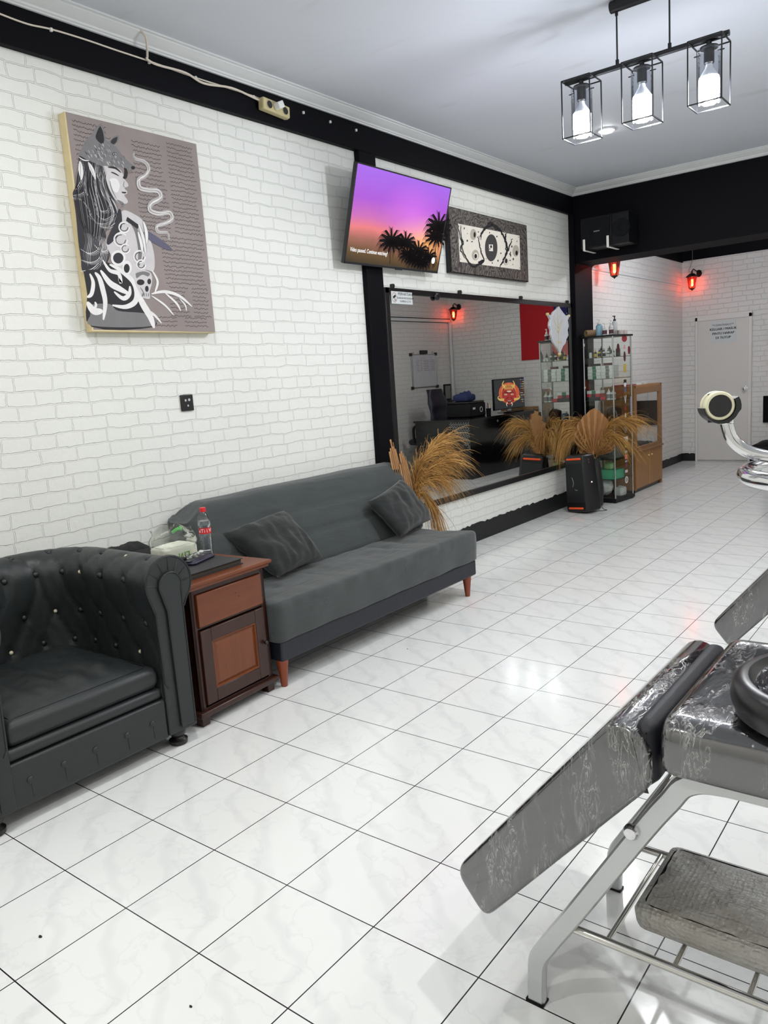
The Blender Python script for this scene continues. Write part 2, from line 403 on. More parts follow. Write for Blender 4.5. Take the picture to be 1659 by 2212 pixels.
# ================================================================== LAMPS
M_LAMPBLK = simple('lamp_black_metal', S(20, 21, 24), .4, .3)
M_GLASSGREY = clear('smoked_glass', (.80, .82, .86), .8, .03, .05)
M_BULB = emis('bulb_glow', (.93, .96, 1.0), 34.0)
M_BULBNECK = simple('bulb_white_plastic', S(225, 228, 232), .4)
def pendant(x0, y0, z0, label, watt, group=None):
    """x0: x of the first bulb; bar runs along x; z0: bar height"""
    t = thing('pendant_lamp', label, 'pendant lamp', (x0 + .32, y0, CEIL), 0, group)
    c = CEIL - .028
    ob('ceiling_canopy', B().cyl((x0 + .165, y0, c), (x0 + .52, y0, c), .028, seg=24), M_LAMPBLK, t, bevel=.003)
    for dx in (.197, .462):
        ob('hanging_rod', B().cyl((x0 + dx, y0, c), (x0 + dx, y0, z0), .0045, seg=8).cyl((x0 + dx, y0, z0 + .035), (x0 + dx, y0, z0 + .005), .009, seg=10).cyl((x0 + dx, y0, c - .028), (x0 + dx, y0, c - .045), .008, seg=10), M_LAMPBLK, t)
    ob('crossbar', B().cyl((x0 - .09, y0, z0), (x0 + .74, y0, z0), .0135, seg=16), M_LAMPBLK, t)
    for k in range(3):
        x = x0 + .324 * k; h = .0775; zt = z0 - .014; zb = zt - .285; r = .0028
        b = B()
        for sx in (-1, 1):
            for sy in (-1, 1): b.box(x + sx * h - r, x + sx * h + r, y0 + sy * h - r, y0 + sy * h + r, zb, zt)
            for z in (zb, zt):
                b.box(x + sx * h - r, x + sx * h + r, y0 - h, y0 + h, z - r, z + r)
                b.box(x - h, x + h, y0 + sx * h - r, y0 + sx * h + r, z - r, z + r)
        b.box(x - h, x + h, y0 - r, y0 + r, zt - r, zt + r)
        cg = ob('wire_cage', b, M_LAMPBLK, t, smooth=False)
        b = B().lathe([(.012, zt + .002), (.012, zt - .02), (.042, zt - .022), (.042, zt - .030), (.024, zt - .032), (.024, zt - .095), (.018, zt - .1)], (x, y0, 0), 20)
        b.cyl((x - .07, y0, zt - .05), (x - .04, y0, zt - .05), .003, seg=6).cyl((x + .04, y0, zt - .05), (x + .07, y0, zt - .05), .003, seg=6)
        ob('bulb_socket', b, M_LAMPBLK, t)
        b = B().use(M_BULBNECK).lathe([(.014, zt - .095), (.017, zt - .115), (.034, zt - .14), (.045, zt - .158)], (x, y0, 0), 24)
        b.use(M_BULB).lathe([(.045, zt - .158), (.0475, zt - .17), (.0475, zt - .235), (.042, zt - .248), (.0, zt - .25)], (x, y0, 0), 24, cap=False)
        bl = ob('bulb', b, None, t)
        b = B().lathe([(.055, zt - .03), (.055, zt - .272)], (x, y0, 0), 28, cap=False)
        ob('glass_shade', b, M_GLASSGREY, t)
        l = bpy.data.lights.new('bulb_light', 'POINT'); l.energy = watt; l.shadow_soft_size = .03; l.color = (.95, .97, 1.0)
        lo = bpy.data.objects.new('bulb_light', l); lo.location = (x, y0, zt - .272 + .0); COL.objects.link(lo)
    return t
P1 = pendant(1.782, 4.2, 2.984, 'black three light pendant with square wire cages hanging nearest the camera', 15)
P2 = pendant(1.0, 9.3, 3.10, 'black three light pendant with wire cages hanging in the back room behind the beam', 7.5)
M_RING = simple('downlight_ring', S(220, 220, 222), .4)
M_DISC = emis('downlight_and_fill_glow', (1, .99, .96), 40.0)
for i, (x, y, e) in enumerate(DOWNLIGHTS_AND_FILLS):
    b = B().use(M_RING).lathe([(.052, CEIL - .001), (.066, CEIL - .001), (.064, CEIL - .010), (.052, CEIL - .012)], (x, y, 0), 28)
    b.use(M_DISC).lathe([(.050, CEIL - .011), (.046, CEIL - .019), (.0, CEIL - .0195)], (x, y, 0), 28, cap=False)
    o = ob('downlight', b, None)
    o['kind'] = 'structure'; o.name = 'trim_%d' % (9 + i) if i else 'downlight'  # all but the first are added, unseen fill lamps, not trim
    if not i: del o['kind']; tag(o, 'small round recessed ceiling downlight beyond the caged pendant lamp', 'ceiling light')
# red lanterns
M_LANT = simple('lantern_black_iron', S(22, 20, 20), .5, .2)
M_REDGLASS = clear('red_lantern_glass', (1.0, .25, .2), .9, .1, .03)
M_REDGLOW = emis('red_bulb_glow', (1.0, .16, .07), 14.0)
M_FLAME = emis('flame_glow', (1.0, .45, .1), 30.0)
def lantern(x, y, z, arm, label, wire=True):
    """z: roof underside height; arm: direction from lantern to the wall plate"""
    t = thing('wall_lantern', label, 'lantern', (x, y, z - .16), 0)
    b = B(); R6 = lambda r, zz: [(x + r * math.cos(PI / 6 + PI / 3 * i), y + r * math.sin(PI / 6 + PI / 3 * i), zz) for i in range(6)]
    b.rings([R6(.085, z), R6(.082, z + .010), R6(.035, z + .048), R6(.012, z + .055), R6(.012, z + .075), R6(.001, z + .09)])
    b.rings([R6(.040, z - .155), R6(.030, z - .168), R6(.012, z - .178), R6(.001, z - .19)])
    for p, q in zip(R6(.064, z), R6(.040, z - .157)): b.cyl(p, q, .0035, seg=6)
    ob('lantern_frame', b, M_LANT, t, smooth=False)
    ob('lantern_glass', B().rings([R6(.062, z - .001), R6(.038, z - .154)], False, False), M_REDGLASS, t, smooth=False)
    ob('bulb', B().use(M_REDGLOW).cyl((x, y, z - .03), (x, y, z - .10), .018, seg=12).use(M_FLAME).sphere((x, y, z - .105), .016, (1, 1, 1.4)), None, t)
    a = Vector(arm); n = a.normalized(); P_ = Vector((x, y, z + .05)) + a
    b = B().cyl(P_, P_ - n * .015, .05, seg=20)
    b.tube([P_ - n * .01, P_ - n * .05 + Vector((0, 0, .03)), Vector((x, y, z + .11)) + n * .03, Vector((x, y, z + .085))], .007)
    ob('wall_bracket', b, M_LANT, t)
    if wire:
        ob('wire', B().tube(crm([(x - .01, y, z + .07), (x - .05, y + .02, z + .09), (x - .03, y + .04, z + .16), (x - .01, y + .05, z + .24), (x - .01, y + .05, z + .42)]), .003, 6), simple('grey_wire', S(120, 115, 110), .6), t)
    for (lx, e) in ((0, 3.0),):
        l = bpy.data.lights.new('lantern_light', 'POINT'); l.energy = e; l.shadow_soft_size = .02; l.color = (1, .10, .05)
        lo = bpy.data.objects.new('lantern_light', l); lo.location = (x, y, z - .07); COL.objects.link(lo)
lantern(.175, 11.72, 2.64, (.06, .13, 0), 'black iron wall lantern glowing red in the far corner above the door')
lantern(.175, 8.79, 2.63, (-.175, 0, 0), 'black iron lantern glowing red just under the beam by the glass showcase', wire=False)
lantern(3.86, 11.72, 2.62, (-.04, .13, 0), 'black iron lantern glowing red in the right far corner, seen in the mirror', wire=False)

# ================================================================== ON THE LEFT WALL
def ray(px, py):
    return (right * ((px - 829.5) / FPX) + down * ((py - 1106) / FPX) + fwd)
def onplane(px, py, o, n):
    d = ray(px, py); return CAM + d * ((Vector(o) - CAM).dot(Vector(n)) / d.dot(Vector(n)))
XV = Vector((1, 0, 0))
class Painter:
    """flat paint layers on one board; crop = (x0, y0, scale) of the drawing frame"""
    def __init__(s, b, crop, o, n): s.b = b; s.c = crop; s.o = Vector(o); s.n = Vector(n).normalized(); s.k = 0
    def P(s, u, v): return onplane(s.c[0] + u / s.c[2], s.c[1] + v / s.c[2], s.o + s.n * (s.k * 0.00003), s.n)
    def poly(s, m, pts): s.k += 1; s.b.use(m); s.b.poly([s.P(*p) for p in pts]); return s
    def spoly(s, m, pts, n=5):
        q = [Vector((a, b_, 0)) for a, b_ in pts]; q = crm([q[-1]] + q + [q[0]], n)[n:]
        return s.poly(m, [(p.x, p.y) for p in q[:-1]])
    def ell(s, m, cx, cy, rx, ry, n=20, rot=0.0):
        return s.poly(m, [(cx + rx * math.cos(a) * math.cos(rot) - ry * math.sin(a) * math.sin(rot), cy + rx * math.cos(a) * math.sin(rot) + ry * math.sin(a) * math.cos(rot)) for a in [2 * PI * i / n for i in range(n)]])
    def rib(s, m, pts, wd, n=6, taper=True, keep=False):
        if not keep: s.k += 1
        s.b.use(m); q = crm([s.P(*p) for p in pts], n); L = len(q)
        ref = (s.P(pts[0][0] + 10, pts[0][1]) - s.P(*pts[0])).length / 10
        ws = [wd * ref * ((math.sin(PI * min(.98, max(.02, i / (L - 1)))) ** .5) if taper else 1) for i in range(L)]
        s.b.ribbon(q, ws, s.n); return s
# --- wolf headdress canvas
def paint(name, r, g, b_): return simple('paint_' + name, S(r, g, b_), .65, var=.10, nscale=25)
def canvas_bg():
    m, nt, b = newmat('canvas_mauve'); co = objco(nt)
    n = nd(nt, 'ShaderNodeTexNoise', {'Vector': co, 'Scale': 5.0, 'Detail': 6.0})
    n2 = nd(nt, 'ShaderNodeTexNoise', {'Vector': co, 'Scale': 2.0, 'Detail': 3.0})
    c = mixc(nt, n.outputs[0], S(160, 148, 145), S(122, 112, 111)); c = mixc(nt, mth(nt, 'MULTIPLY', n2.outputs[0], .6), c, S(150, 140, 138))
    setb(b, nt, Base_Color=c, Roughness=.7); return m
t = thing('canvas_painting', 'large unframed canvas painting of a woman in a wolf headdress with curling smoke', 'painting', (0, 2.61, 1.81))
AX = .060
b = B().use(simple('canvas_edge_cream', S(222, 205, 160), .7, var=.12, bump=.4)).box(.002, AX - .001, 2.222, 3.005, 1.812, 2.830)
ob('canvas_edge', b, None, t, bevel=.004)
b = B().use(canvas_bg()); b.poly([(AX, 2.230, 1.822), (AX, 3.002, 1.816), (AX, 3.002, 2.828), (AX, 2.228, 2.828)])
K = Painter(b, (100, 220, 4.0974), (AX + .0003, 0, 0), XV)
ink = paint('ink', 44, 38, 40); blk = paint('black', 26, 25, 30); dk = paint('dark', 40, 38, 46); gr = paint('grey', 120, 118, 120); lg = paint('light', 205, 201, 203); wh = paint('white', 232, 230, 230)
rr = random.Random(5); b.use(ink)
for (s0, s1, t0, t1) in ((.03, .30, .03, .40), (.45, .71, .06, .50), (.73, .985, .03, .50), (.60, .985, .515, .755), (.62, .80, .775, .93), (.82, .985, .775, .93), (.02, .42, .935, .985), (.45, .70, .935, .985), (.73, .97, .935, .985)):
    tt = t0
    while tt < t1:
        s_ = s0 + rr.random() * .01; e_ = s1 - rr.random() * .04; pts = []
        while s_ < e_:
            h = rr.choice((.0018, .003, .0045, .002)) * rr.choice((-1, 1))
            pts.append(Vector((AX + .0003, 2.23 + .77 * s_, 2.826 - 1.0 * (tt + .012 * 0) + h))); s_ += .006
        if len(pts) > 3: b.ribbon(pts, .0027, XV)
        tt += .0215
K.spoly(gr, [(485, 190), (430, 235), (400, 290), (350, 340), (320, 400), (300, 440), (285, 480), (375, 520), (430, 560), (510, 565), (600, 570), (700, 590), (755, 582), (765, 560), (720, 520), (680, 480), (650, 440), (620, 400), (600, 385), (635, 350), (640, 300), (600, 305), (560, 345), (535, 345), (520, 290), (500, 220)])
K.spoly(blk, [(478, 215), (445, 275), (440, 325), (490, 372), (512, 340), (500, 262)])
K.spoly(dk, [(630, 310), (585, 330), (570, 360), (600, 375), (625, 345)])
for i in range(90):
    u = rr.uniform(330, 700); v = rr.uniform(360, 560)
    if v < 480 - (700 - u) * .3 and u > 560: continue
    if v < 360 + (u - 330) * -.1: continue
    K.rib(rr.choice((lg, wh, dk)), [(u, v), (u + 12, v + 10), (u + 18, v + 28)], 3.5, 3, keep=i > 0)
K.ell(blk, 605, 462, 20, 17).ell(wh, 607, 462, 13, 11).ell(blk, 607, 462, 8, 9)
K.ell(blk, 768, 583, 18, 16)
for k in range(5): K.rib(blk, [(700 + k * 14, 588), (702 + k * 14, 620), (722 + k * 14, 645 - k * 5)], 3, keep=k > 0)
hair = [(285, 480), (375, 520), (470, 560), (520, 590), (520, 650), (560, 780), (620, 900), (642, 1000), (625, 1080), (560, 1110), (510, 1105), (530, 1200), (490, 1280), (560, 1330), (540, 1420), (470, 1480), (330, 1510), (305, 1380), (285, 1250), (262, 1000), (240, 850), (236, 800), (262, 740), (285, 600)]
K.spoly(dk, hair)
K.spoly(lg, [(505, 575), (560, 575), (640, 590), (680, 640), (690, 680), (722, 722), (724, 748), (692, 765), (716, 792), (712, 815), (690, 826), (718, 868), (720, 892), (690, 903), (640, 890), (600, 850), (560, 780), (530, 690)], 4)
K.spoly(wh, [(560, 690), (620, 680), (650, 740), (630, 800), (590, 780)]).poly(blk, [(665, 795), (712, 798), (700, 812), (672, 808)])
K.rib(blk, [(572, 622), (605, 634), (645, 656)], 11).rib(blk, [(545, 578), (610, 586), (664, 628)], 16).rib(blk, [(688, 590), (705, 610), (700, 660), (680, 675)], 30).rib(gr, [(690, 700), (684, 745), (700, 758)], 6).rib(gr, [(625, 870), (680, 905), (660, 935)], 22)
for pts in ([(300, 500), (330, 640), (330, 760), (380, 840), (450, 880)], [(510, 600), (500, 700), (530, 800), (590, 880), (630, 980), (620, 1060)], [(480, 600), (470, 700), (500, 820), (560, 900), (600, 1000), (580, 1080)],
            [(225, 850), (300, 860), (360, 930), (400, 1020), (460, 1090), (540, 1110), (610, 1070), (636, 1000)], [(240, 830), (330, 800), (330, 700)], [(420, 700), (440, 800), (430, 900), (470, 960), (540, 960), (560, 900)],
            [(440, 900), (450, 1000), (520, 1040), (590, 1000)], [(360, 1000), (430, 1060), (500, 1080), (570, 1060)], [(300, 1300), (380, 1340), (460, 1300), (480, 1180)], [(310, 1400), (400, 1420), (470, 1380), (500, 1260)], [(420, 1260), (480, 1320), (540, 1310), (560, 1240)], [(300, 1500), (400, 1480), (470, 1420)],
            [(260, 780), (300, 700), (310, 600)], [(450, 540), (440, 620), (470, 700)], [(540, 680), (560, 760), (600, 840)]):
    for d in range(3): K.rib((wh, lg, gr)[d], [(u + d * 11, v + d * 9) for u, v in pts], (5, 4, 7)[d], keep=d > 0)
for i in range(46):   # flowing hair strands
    q = i / 45; w1 = rr.uniform(-8, 8)
    pts = [(300 + 210 * q + w1, 500 + 75 * q), (262 + 270 * q + w1, 700 + 60 * q), (265 + 330 * q, 880 + 40 * q + w1), (290 + 320 * q, 1020 + 20 * math.sin(q * 6)), (330 + 210 * q + w1, 1120 + 120 * math.sin(q * 3))]
    K.rib(rr.choice((blk, blk, gr, lg, dk)), pts, rr.choice((3, 4, 6)), 5, keep=i % 12 != 0)
for i in range(16): K.rib(rr.choice((gr, lg)), [(330 + i * 14, 1150 + i * 4), (350 + i * 13, 1230), (330 + i * 15, 1330), (345 + i * 12, 1430 + (i % 3) * 12)], 4, 4, keep=i > 0)
K.spoly(wh, [(296, 520), (284, 600), (310, 692), (326, 640), (318, 560)]).spoly(wh, [(370, 530), (386, 600), (436, 690), (430, 620), (400, 560)])
K.rib(gr, [(300, 530), (306, 680)], 4).rib(gr, [(376, 540), (428, 675)], 4).rib(wh, [(285, 485), (330, 515), (380, 520)], 9)
K.spoly(lg, [(640, 1060), (680, 960), (790, 1000), (860, 1060), (905, 1180), (945, 1300), (960, 1420), (945, 1500), (870, 1490), (760, 1560), (650, 1500), (560, 1330), (530, 1240), (600, 1180)])
K.rib(dk, [(650, 950), (640, 1080), (590, 1180), (540, 1260)], 60).rib(gr, [(740, 1050), (800, 1150), (830, 1300), (820, 1450)], 40)
K.spoly(blk, [(330, 1505), (470, 1480), (540, 1420), (650, 1500), (790, 1640), (830, 1760), (900, 1850), (950, 1992), (400, 1990), (362, 1700)], 4)
K.spoly(gr, [(380, 1800), (560, 1790), (640, 1850), (900, 1880), (935, 1985), (405, 1982), (390, 1880)])
for pts, wd in (([(430, 1510), (470, 1560), (500, 1660), (522, 1780), (505, 1930)], 46), ([(480, 1490), (560, 1600), (640, 1650), (735, 1700)], 52), ([(740, 1630), (735, 1700), (680, 1740), (600, 1680)], 34), ([(585, 1800), (700, 1815), (785, 1770), (800, 1680), (760, 1580), (640, 1480), (560, 1440)], 46),
                ([(780, 1620), (850, 1780), (920, 1900), (955, 2003)], 58), ([(362, 1770), (420, 1850), (500, 1850)], 60), ([(500, 1400), (560, 1490), (640, 1520), (660, 1600), (640, 1560)], 34), ([(385, 1520), (415, 1600), (400, 1700), (360, 1730)], 34), ([(420, 1840), (440, 1800), (430, 1770)], 22),
                ([(930, 1700), (1050, 1680), (1180, 1720), (1290, 1812)], 24), ([(1050, 1690), (1150, 1780), (1190, 1850)], 18), ([(930, 1715), (1050, 1800), (1130, 1890)], 16), ([(1180, 1740), (1230, 1800), (1240, 1850)], 12), ([(880, 1830), (960, 1890), (1020, 1960)], 20), ([(935, 1490), (985, 1590), (960, 1690)], 20)):
    K.rib(wh, pts, wd)
K.spoly(lg, [(770, 1550), (800, 1500), (860, 1488), (920, 1510), (937, 1560), (932, 1620), (915, 1680), (915, 1742), (850, 1730), (822, 1680), (792, 1620)])
K.spoly(gr, [(790, 1520), (860, 1500), (915, 1518), (900, 1545), (850, 1530), (800, 1560)]).rib(gr, [(830, 1640), (860, 1690), (850, 1725)], 10)
K.ell(blk, 835, 1597, 34, 26).ell(blk, 911, 1590, 17, 25).ell(blk, 890, 1655, 16, 27)
for k in range(4): K.rib(blk, [(848 + k * 18, 1690), (850 + k * 18, 1725)], 5, keep=k > 0)
K.ell(wh, 637, 1383, 66, 70).ell(dk, 637, 1383, 46, 48).ell(wh, 715, 1468, 42, 62).ell(blk, 712, 1474, 26, 40)
for cx, cy, rx in ((825, 1370, 52), (690, 1110, 46), (660, 1220, 60), (840, 1440, 40), (700, 1300, 40)):
    K.rib(wh, [(cx + rx * math.cos(a), cy + rx * math.sin(a)) for a in [i * .7 for i in range(9)]], 11, taper=False)
    K.rib(dk, [(cx + rx * .72 * math.cos(a), cy + rx * .72 * math.sin(a)) for a in [i * .7 for i in range(8)]], 5, taper=False)
K.rib(blk, [(712, 1035), (815, 1108)], 34, taper=False).rib(paint('cigar', 92, 90, 112), [(865, 1150), (940, 1205), (1110, 1310)], 60)
for pts in ([(815, 1075), (845, 1160), (865, 1240), (880, 1340)], [(860, 1060), (885, 1150), (890, 1260)], [(812, 1150), (840, 1250), (850, 1330)]): K.rib(gr, pts, 36).rib(wh, pts, 25)
sm = [(770, 450), (785, 500), (870, 530), (908, 590), (880, 650), (820, 690), (830, 760), (900, 780), (990, 790), (1012, 850), (930, 900), (920, 960), (1000, 990), (1090, 980), (1112, 1040), (1040, 1080), (980, 1100), (990, 1150), (1070, 1160), (1085, 1225)]
K.rib(paint('smoke', 176, 170, 170), sm, 40); K.rib(wh, [(u + 8, v - 8) for u, v in sm], 6); K.rib(wh, [(u - 10, v + 9) for u, v in sm], 5)
ob('painted_canvas', b, None, t, smooth=False, recalc=False)

# --- framed abstract relief
def swirl_mat():
    m, nt, b = newmat('carved_frame'); co = objco(nt)
    n = nd(nt, 'ShaderNodeTexNoise', {'Vector': co, 'Scale': 9.0, 'Detail': 4.0, 'Distortion': 2.2})
    wv = nd(nt, 'ShaderNodeTexWave', {'Vector': co, 'Scale': 9.0, 'Distortion': 18.0, 'Detail': 2.0, 'Detail Scale': 1.4}, wave_type='RINGS')
    c = mixc(nt, wv.outputs['Fac'], S(50, 46, 45), S(128, 122, 116)); c = mixc(nt, mth(nt, 'MULTIPLY', n.outputs[0], .7), c, S(66, 60, 60))
    bp = nd(nt, 'ShaderNodeBump', {'Strength': .8, 'Distance': .004, 'Height': wv.outputs['Fac']})
    setb(b, nt, Base_Color=c, Roughness=.5, Normal=bp.outputs[0]); return m
t = thing('relief_painting', 'wide black and white abstract picture in a dark carved frame, right of the television', 'painting', (0, 6.27, 2.31))
AX2 = .045
ob('picture_frame', B().use(M_LAMPBLK).box(.002, AX2 - .0045, 5.565, 6.945, 2.318, 2.838).use(swirl_mat()).box(AX2 - .0045, AX2, 5.58, 6.93, 2.325, 2.832), None, t, smooth=False)
b = B(); K = Painter(b, (960, 440, 8.7316), (AX2 + .0006, 0, 0), XV)
cream = paint('cream', 228, 222, 212); tan = paint('tan', 178, 170, 158)
K.poly(cream, [(255, 375), (1415, 602), (1435, 1248), (290, 1097)])
for (x, y, rx, ry) in ((545, 580, 60, 105), (585, 970, 68, 100), (1345, 890, 62, 110), (1160, 1090, 50, 70)): K.ell(tan, x, y, rx, ry)
for (x, y, rx, ry) in ((595, 985, 40, 62), (1165, 1085, 36, 60)): K.ell(cream, x, y, rx, ry)
K.ell(paint('oval', 62, 60, 60), 882, 832, 118, 256, 32).poly(cream, [(838, 768), (915, 772), (918, 898), (842, 892)]).ell(blk, 880, 810, 18, 28).ell(blk, 858, 855, 12, 10)
for (x, y, rx, ry) in ((570, 585, 22, 54), (590, 990, 26, 46), (1165, 1080, 26, 48), (1362, 930, 24, 48), (432, 698, 14, 20), (853, 548, 10, 14), (990, 620, 12, 16), (640, 532, 10, 14), (1010, 1075, 12, 20), (903, 1118, 10, 16), (1300, 1045, 12, 24), (1272, 808, 12, 22), (432, 566, 7, 9), (268, 424, 7, 9), (305, 1045, 7, 9), (1397, 630, 7, 9), (1418, 1212, 7, 9), (1370, 710, 9, 9), (1240, 1070, 14, 10), (375, 466, 9, 22), (520, 716, 15, 12), (1065, 935, 10, 16), (790, 1040, 8, 8), (1290, 1146, 8, 8)): K.ell(blk, x, y, rx, ry, 10)
for pts, wd in (([(255, 380), (300, 640), (370, 940), (470, 1120), (560, 1185), (650, 1140), (745, 1070), (690, 900), (650, 700), (635, 615)], 30), ([(305, 400), (325, 640), (350, 760), (300, 850), (390, 1030)], 26), ([(690, 690), (705, 540), (800, 450), (900, 400), (1000, 450), (1090, 560), (1150, 700), (1160, 850), (1195, 920)], 34), ([(660, 640), (760, 480), (870, 350), (950, 460), (1060, 520)], 24), ([(1280, 665), (1220, 830), (1150, 980), (1100, 1090), (1040, 1195)], 26), ([(1165, 560), (1150, 700), (1190, 850), (1150, 1000)], 40), ([(1240, 905), (1250, 1010)], 20), ([(640, 1100), (720, 1080), (750, 1050)], 30)):
    q = crm([Vector((u, v, 0)) for u, v in pts], 5); q = [(p.x + rr.uniform(-9, 9), p.y + rr.uniform(-9, 9)) for p in q]
    K.rib(blk, q, wd * .8, 1); K.rib(blk, [(u + rr.uniform(-16, 16), v + rr.uniform(-10, 10)) for u, v in q], wd * .35, 1)
ob('picture_panel', b, None, t, smooth=False, recalc=False)

# --- television
TL = Vector((.269, 4.128, 2.886)); TR = Vector((.250, 5.288, 2.897)); BR = Vector((.076, 5.328, 2.288)); BL = Vector((.095, 4.168, 2.277))
ctr = (TL + TR + BR + BL) / 4; TVM = frame_mat(ctr, (TR - TL + BR - BL), (TL - BL)); TW = 1.162 / 2; TH = ((TL - BL).length) / 2
tv = thing('television', 'wall mounted flat television showing a purple palm tree sunset, tilted down by the pillar', 'television'); tv.matrix_world = TVM
M_TVB = simple('tv_plastic', S(34, 34, 38), .35)
ob('tv_back', B().box(-TW, TW, -TH, TH, -.028, -.001).box(-.3, .3, -.22, .15, -.055, -.028), M_TVB, tv, bevel=.004, local=True)
b = B()
for q in ((-TW, TW, TH - .009, TH), (-TW, TW, -TH, -TH + .016), (-TW, -TW + .009, -TH, TH), (TW - .009, TW, -TH, TH)): b.box(*q, -.001, .004)
b.box(.02, .10, -TH - .006, -TH + .004, -.01, .003)
ob('bezel', b, M_TVB, tv, local=True, bevel=.0015)
m, nt, pb = newmat('screen_sunset'); co = nd(nt, 'ShaderNodeSeparateXYZ', {0: objco(nt)})
v = mth(nt, 'DIVIDE', mth(nt, 'ADD', co.outputs[1], TH), 2 * TH); u = mth(nt, 'DIVIDE', mth(nt, 'ADD', co.outputs[0], TW), 2 * TW)
nz = nd(nt, 'ShaderNodeTexNoise', {'Vector': objco(nt), 'Scale': 2.2, 'Detail': 3.0})
vv = mth(nt, 'ADD', v, mth(nt, 'MULTIPLY', mth(nt, 'SUBTRACT', nz.outputs[0], .5), .16))
cr = nd(nt, 'ShaderNodeValToRGB', {0: vv}); el = cr.color_ramp.elements
stops = [(0, S(50, 42, 28)), (.14, S(96, 72, 44)), (.27, S(150, 96, 84)), (.38, S(214, 116, 118)), (.50, S(186, 100, 168)), (.7, S(158, 82, 196)), (1, S(152, 98, 214))]
el[0].position = 0; el[0].color = (*stops[0][1], 1); el[1].position = 1; el[1].color = (*stops[-1][1], 1)
for p_, c_ in stops[1:-1]: e_ = el.new(p_); e_.color = (*c_, 1)
du = mth(nt, 'SUBTRACT', u, .80); dv = mth(nt, 'MULTIPLY', mth(nt, 'SUBTRACT', v, .36), 1.5)
dist = mth(nt, 'SQRT', mth(nt, 'ADD', mth(nt, 'MULTIPLY', du, du), mth(nt, 'MULTIPLY', dv, dv)))
glow = mth(nt, 'SUBTRACT', 1.0, mth(nt, 'DIVIDE', dist, .42), clamp=True)
colr = mixc(nt, mth(nt, 'MULTIPLY', glow, .85), cr.outputs[0], S(255, 184, 104))
dv2 = mth(nt, 'SUBTRACT', v, .62); dist2 = mth(nt, 'SQRT', mth(nt, 'ADD', mth(nt, 'MULTIPLY', mth(nt, 'SUBTRACT', u, .62), mth(nt, 'SUBTRACT', u, .62)), mth(nt, 'MULTIPLY', dv2, dv2)))
colr = mixc(nt, mth(nt, 'MULTIPLY', mth(nt, 'SUBTRACT', 1.0, mth(nt, 'DIVIDE', dist2, .35), clamp=True), .6), colr, S(206, 112, 226))
setb(pb, nt, Base_Color=(.004, .004, .004), Emission_Color=colr, Emission_Strength=.68, Roughness=.25); M_SUN = m
b = B().use(M_SUN); b.poly([(-TW + .009, -TH + .016, .0005), (TW - .009, -TH + .016, .0005), (TW - .009, TH - .009, .0005), (-TW + .009, TH - .009, .0005)])
M_SIL = simple('screen_black', S(12, 8, 14), .3); M_SWH = emis('screen_white', (1, 1, 1), .6)
b.use(M_SIL); tvn = TVM.to_3x3() @ Vector((0, 0, 1)); tinv = TVM.inverted()
KT = lambda u, v: tinv @ onplane(680 + u / 2.8603, 300 + v / 2.8603, ctr, tvn)
def frond(c, tip, droop, wd):
    c = KT(*c); tip = KT(*tip); pts = []
    for i in range(9):
        q = i / 8; p = c.lerp(tip, q); p.y += droop * math.sin(PI * q * .9) * .6; p.z = .0011; pts.append(p)
    b.ribbon(pts, [wd * (1 - .8 * abs(i / 8 - .4)) for i in range(9)], Vector((0, 0, 1)))
    for i in range(1, 9):
        for sgn in (-1, 1):
            d = (pts[i] - pts[i - 1]).normalized(); e = pts[i] + (d * .7 + Vector((sgn * .6 * d.y, -abs(d.x) * .9, 0))) * wd * 2.0
            b.poly([pts[i] - d * .004, pts[i] + d * .004, e] if sgn > 0 else [pts[i] + d * .004, pts[i] - d * .004, e])
def palm(c, base, r, wd):
    p0 = KT(*c); p1 = KT(*base); p0.z = p1.z = .001; b.ribbon([p1, p0.lerp(p1, .5), p0], wd, Vector((0, 0, 1)))
    for k in range(13):
        a = PI * (.5 + k * 2 / 13.0); frond(c, (c[0] + r * math.cos(a) * .95, c[1] - r * math.sin(a) * (1.05 if math.sin(a) > 0 else .85)), .012, r * .00036)
palm((472, 640), (462, 770), 78, .006); palm((560, 648), (533, 765), 66, .006); palm((765, 545), (728, 800), 82, .008); palm((750, 610), (740, 790), 74, .006)
for c, r in (((570, 720), 50), ((640, 700), 62), ((610, 750), 50), ((700, 735), 55), ((660, 770), 50)): palm(c, (c[0], 800), r, .005)
b.use(M_SWH)
p = KT(337, 697); b.text('Video paused. Continue watching?', .0385, Matrix.Translation((p.x, p.y, .0014)) @ Matrix.Rotation(0, 4, 'Z'), .0003, sx=.80)
p = KT(731, 752); b.cyl((p.x, p.y, .001), (p.x, p.y, .0018), .024, seg=20)
ob('screen', b, None, tv, local=True, smooth=False)
ob('wall_mount', B().box(-.2, .2, -.1, .1, -.075, -.055).box(-.04, .04, -.12, .2, -.18, -.06), M_TVB, tv, local=True)

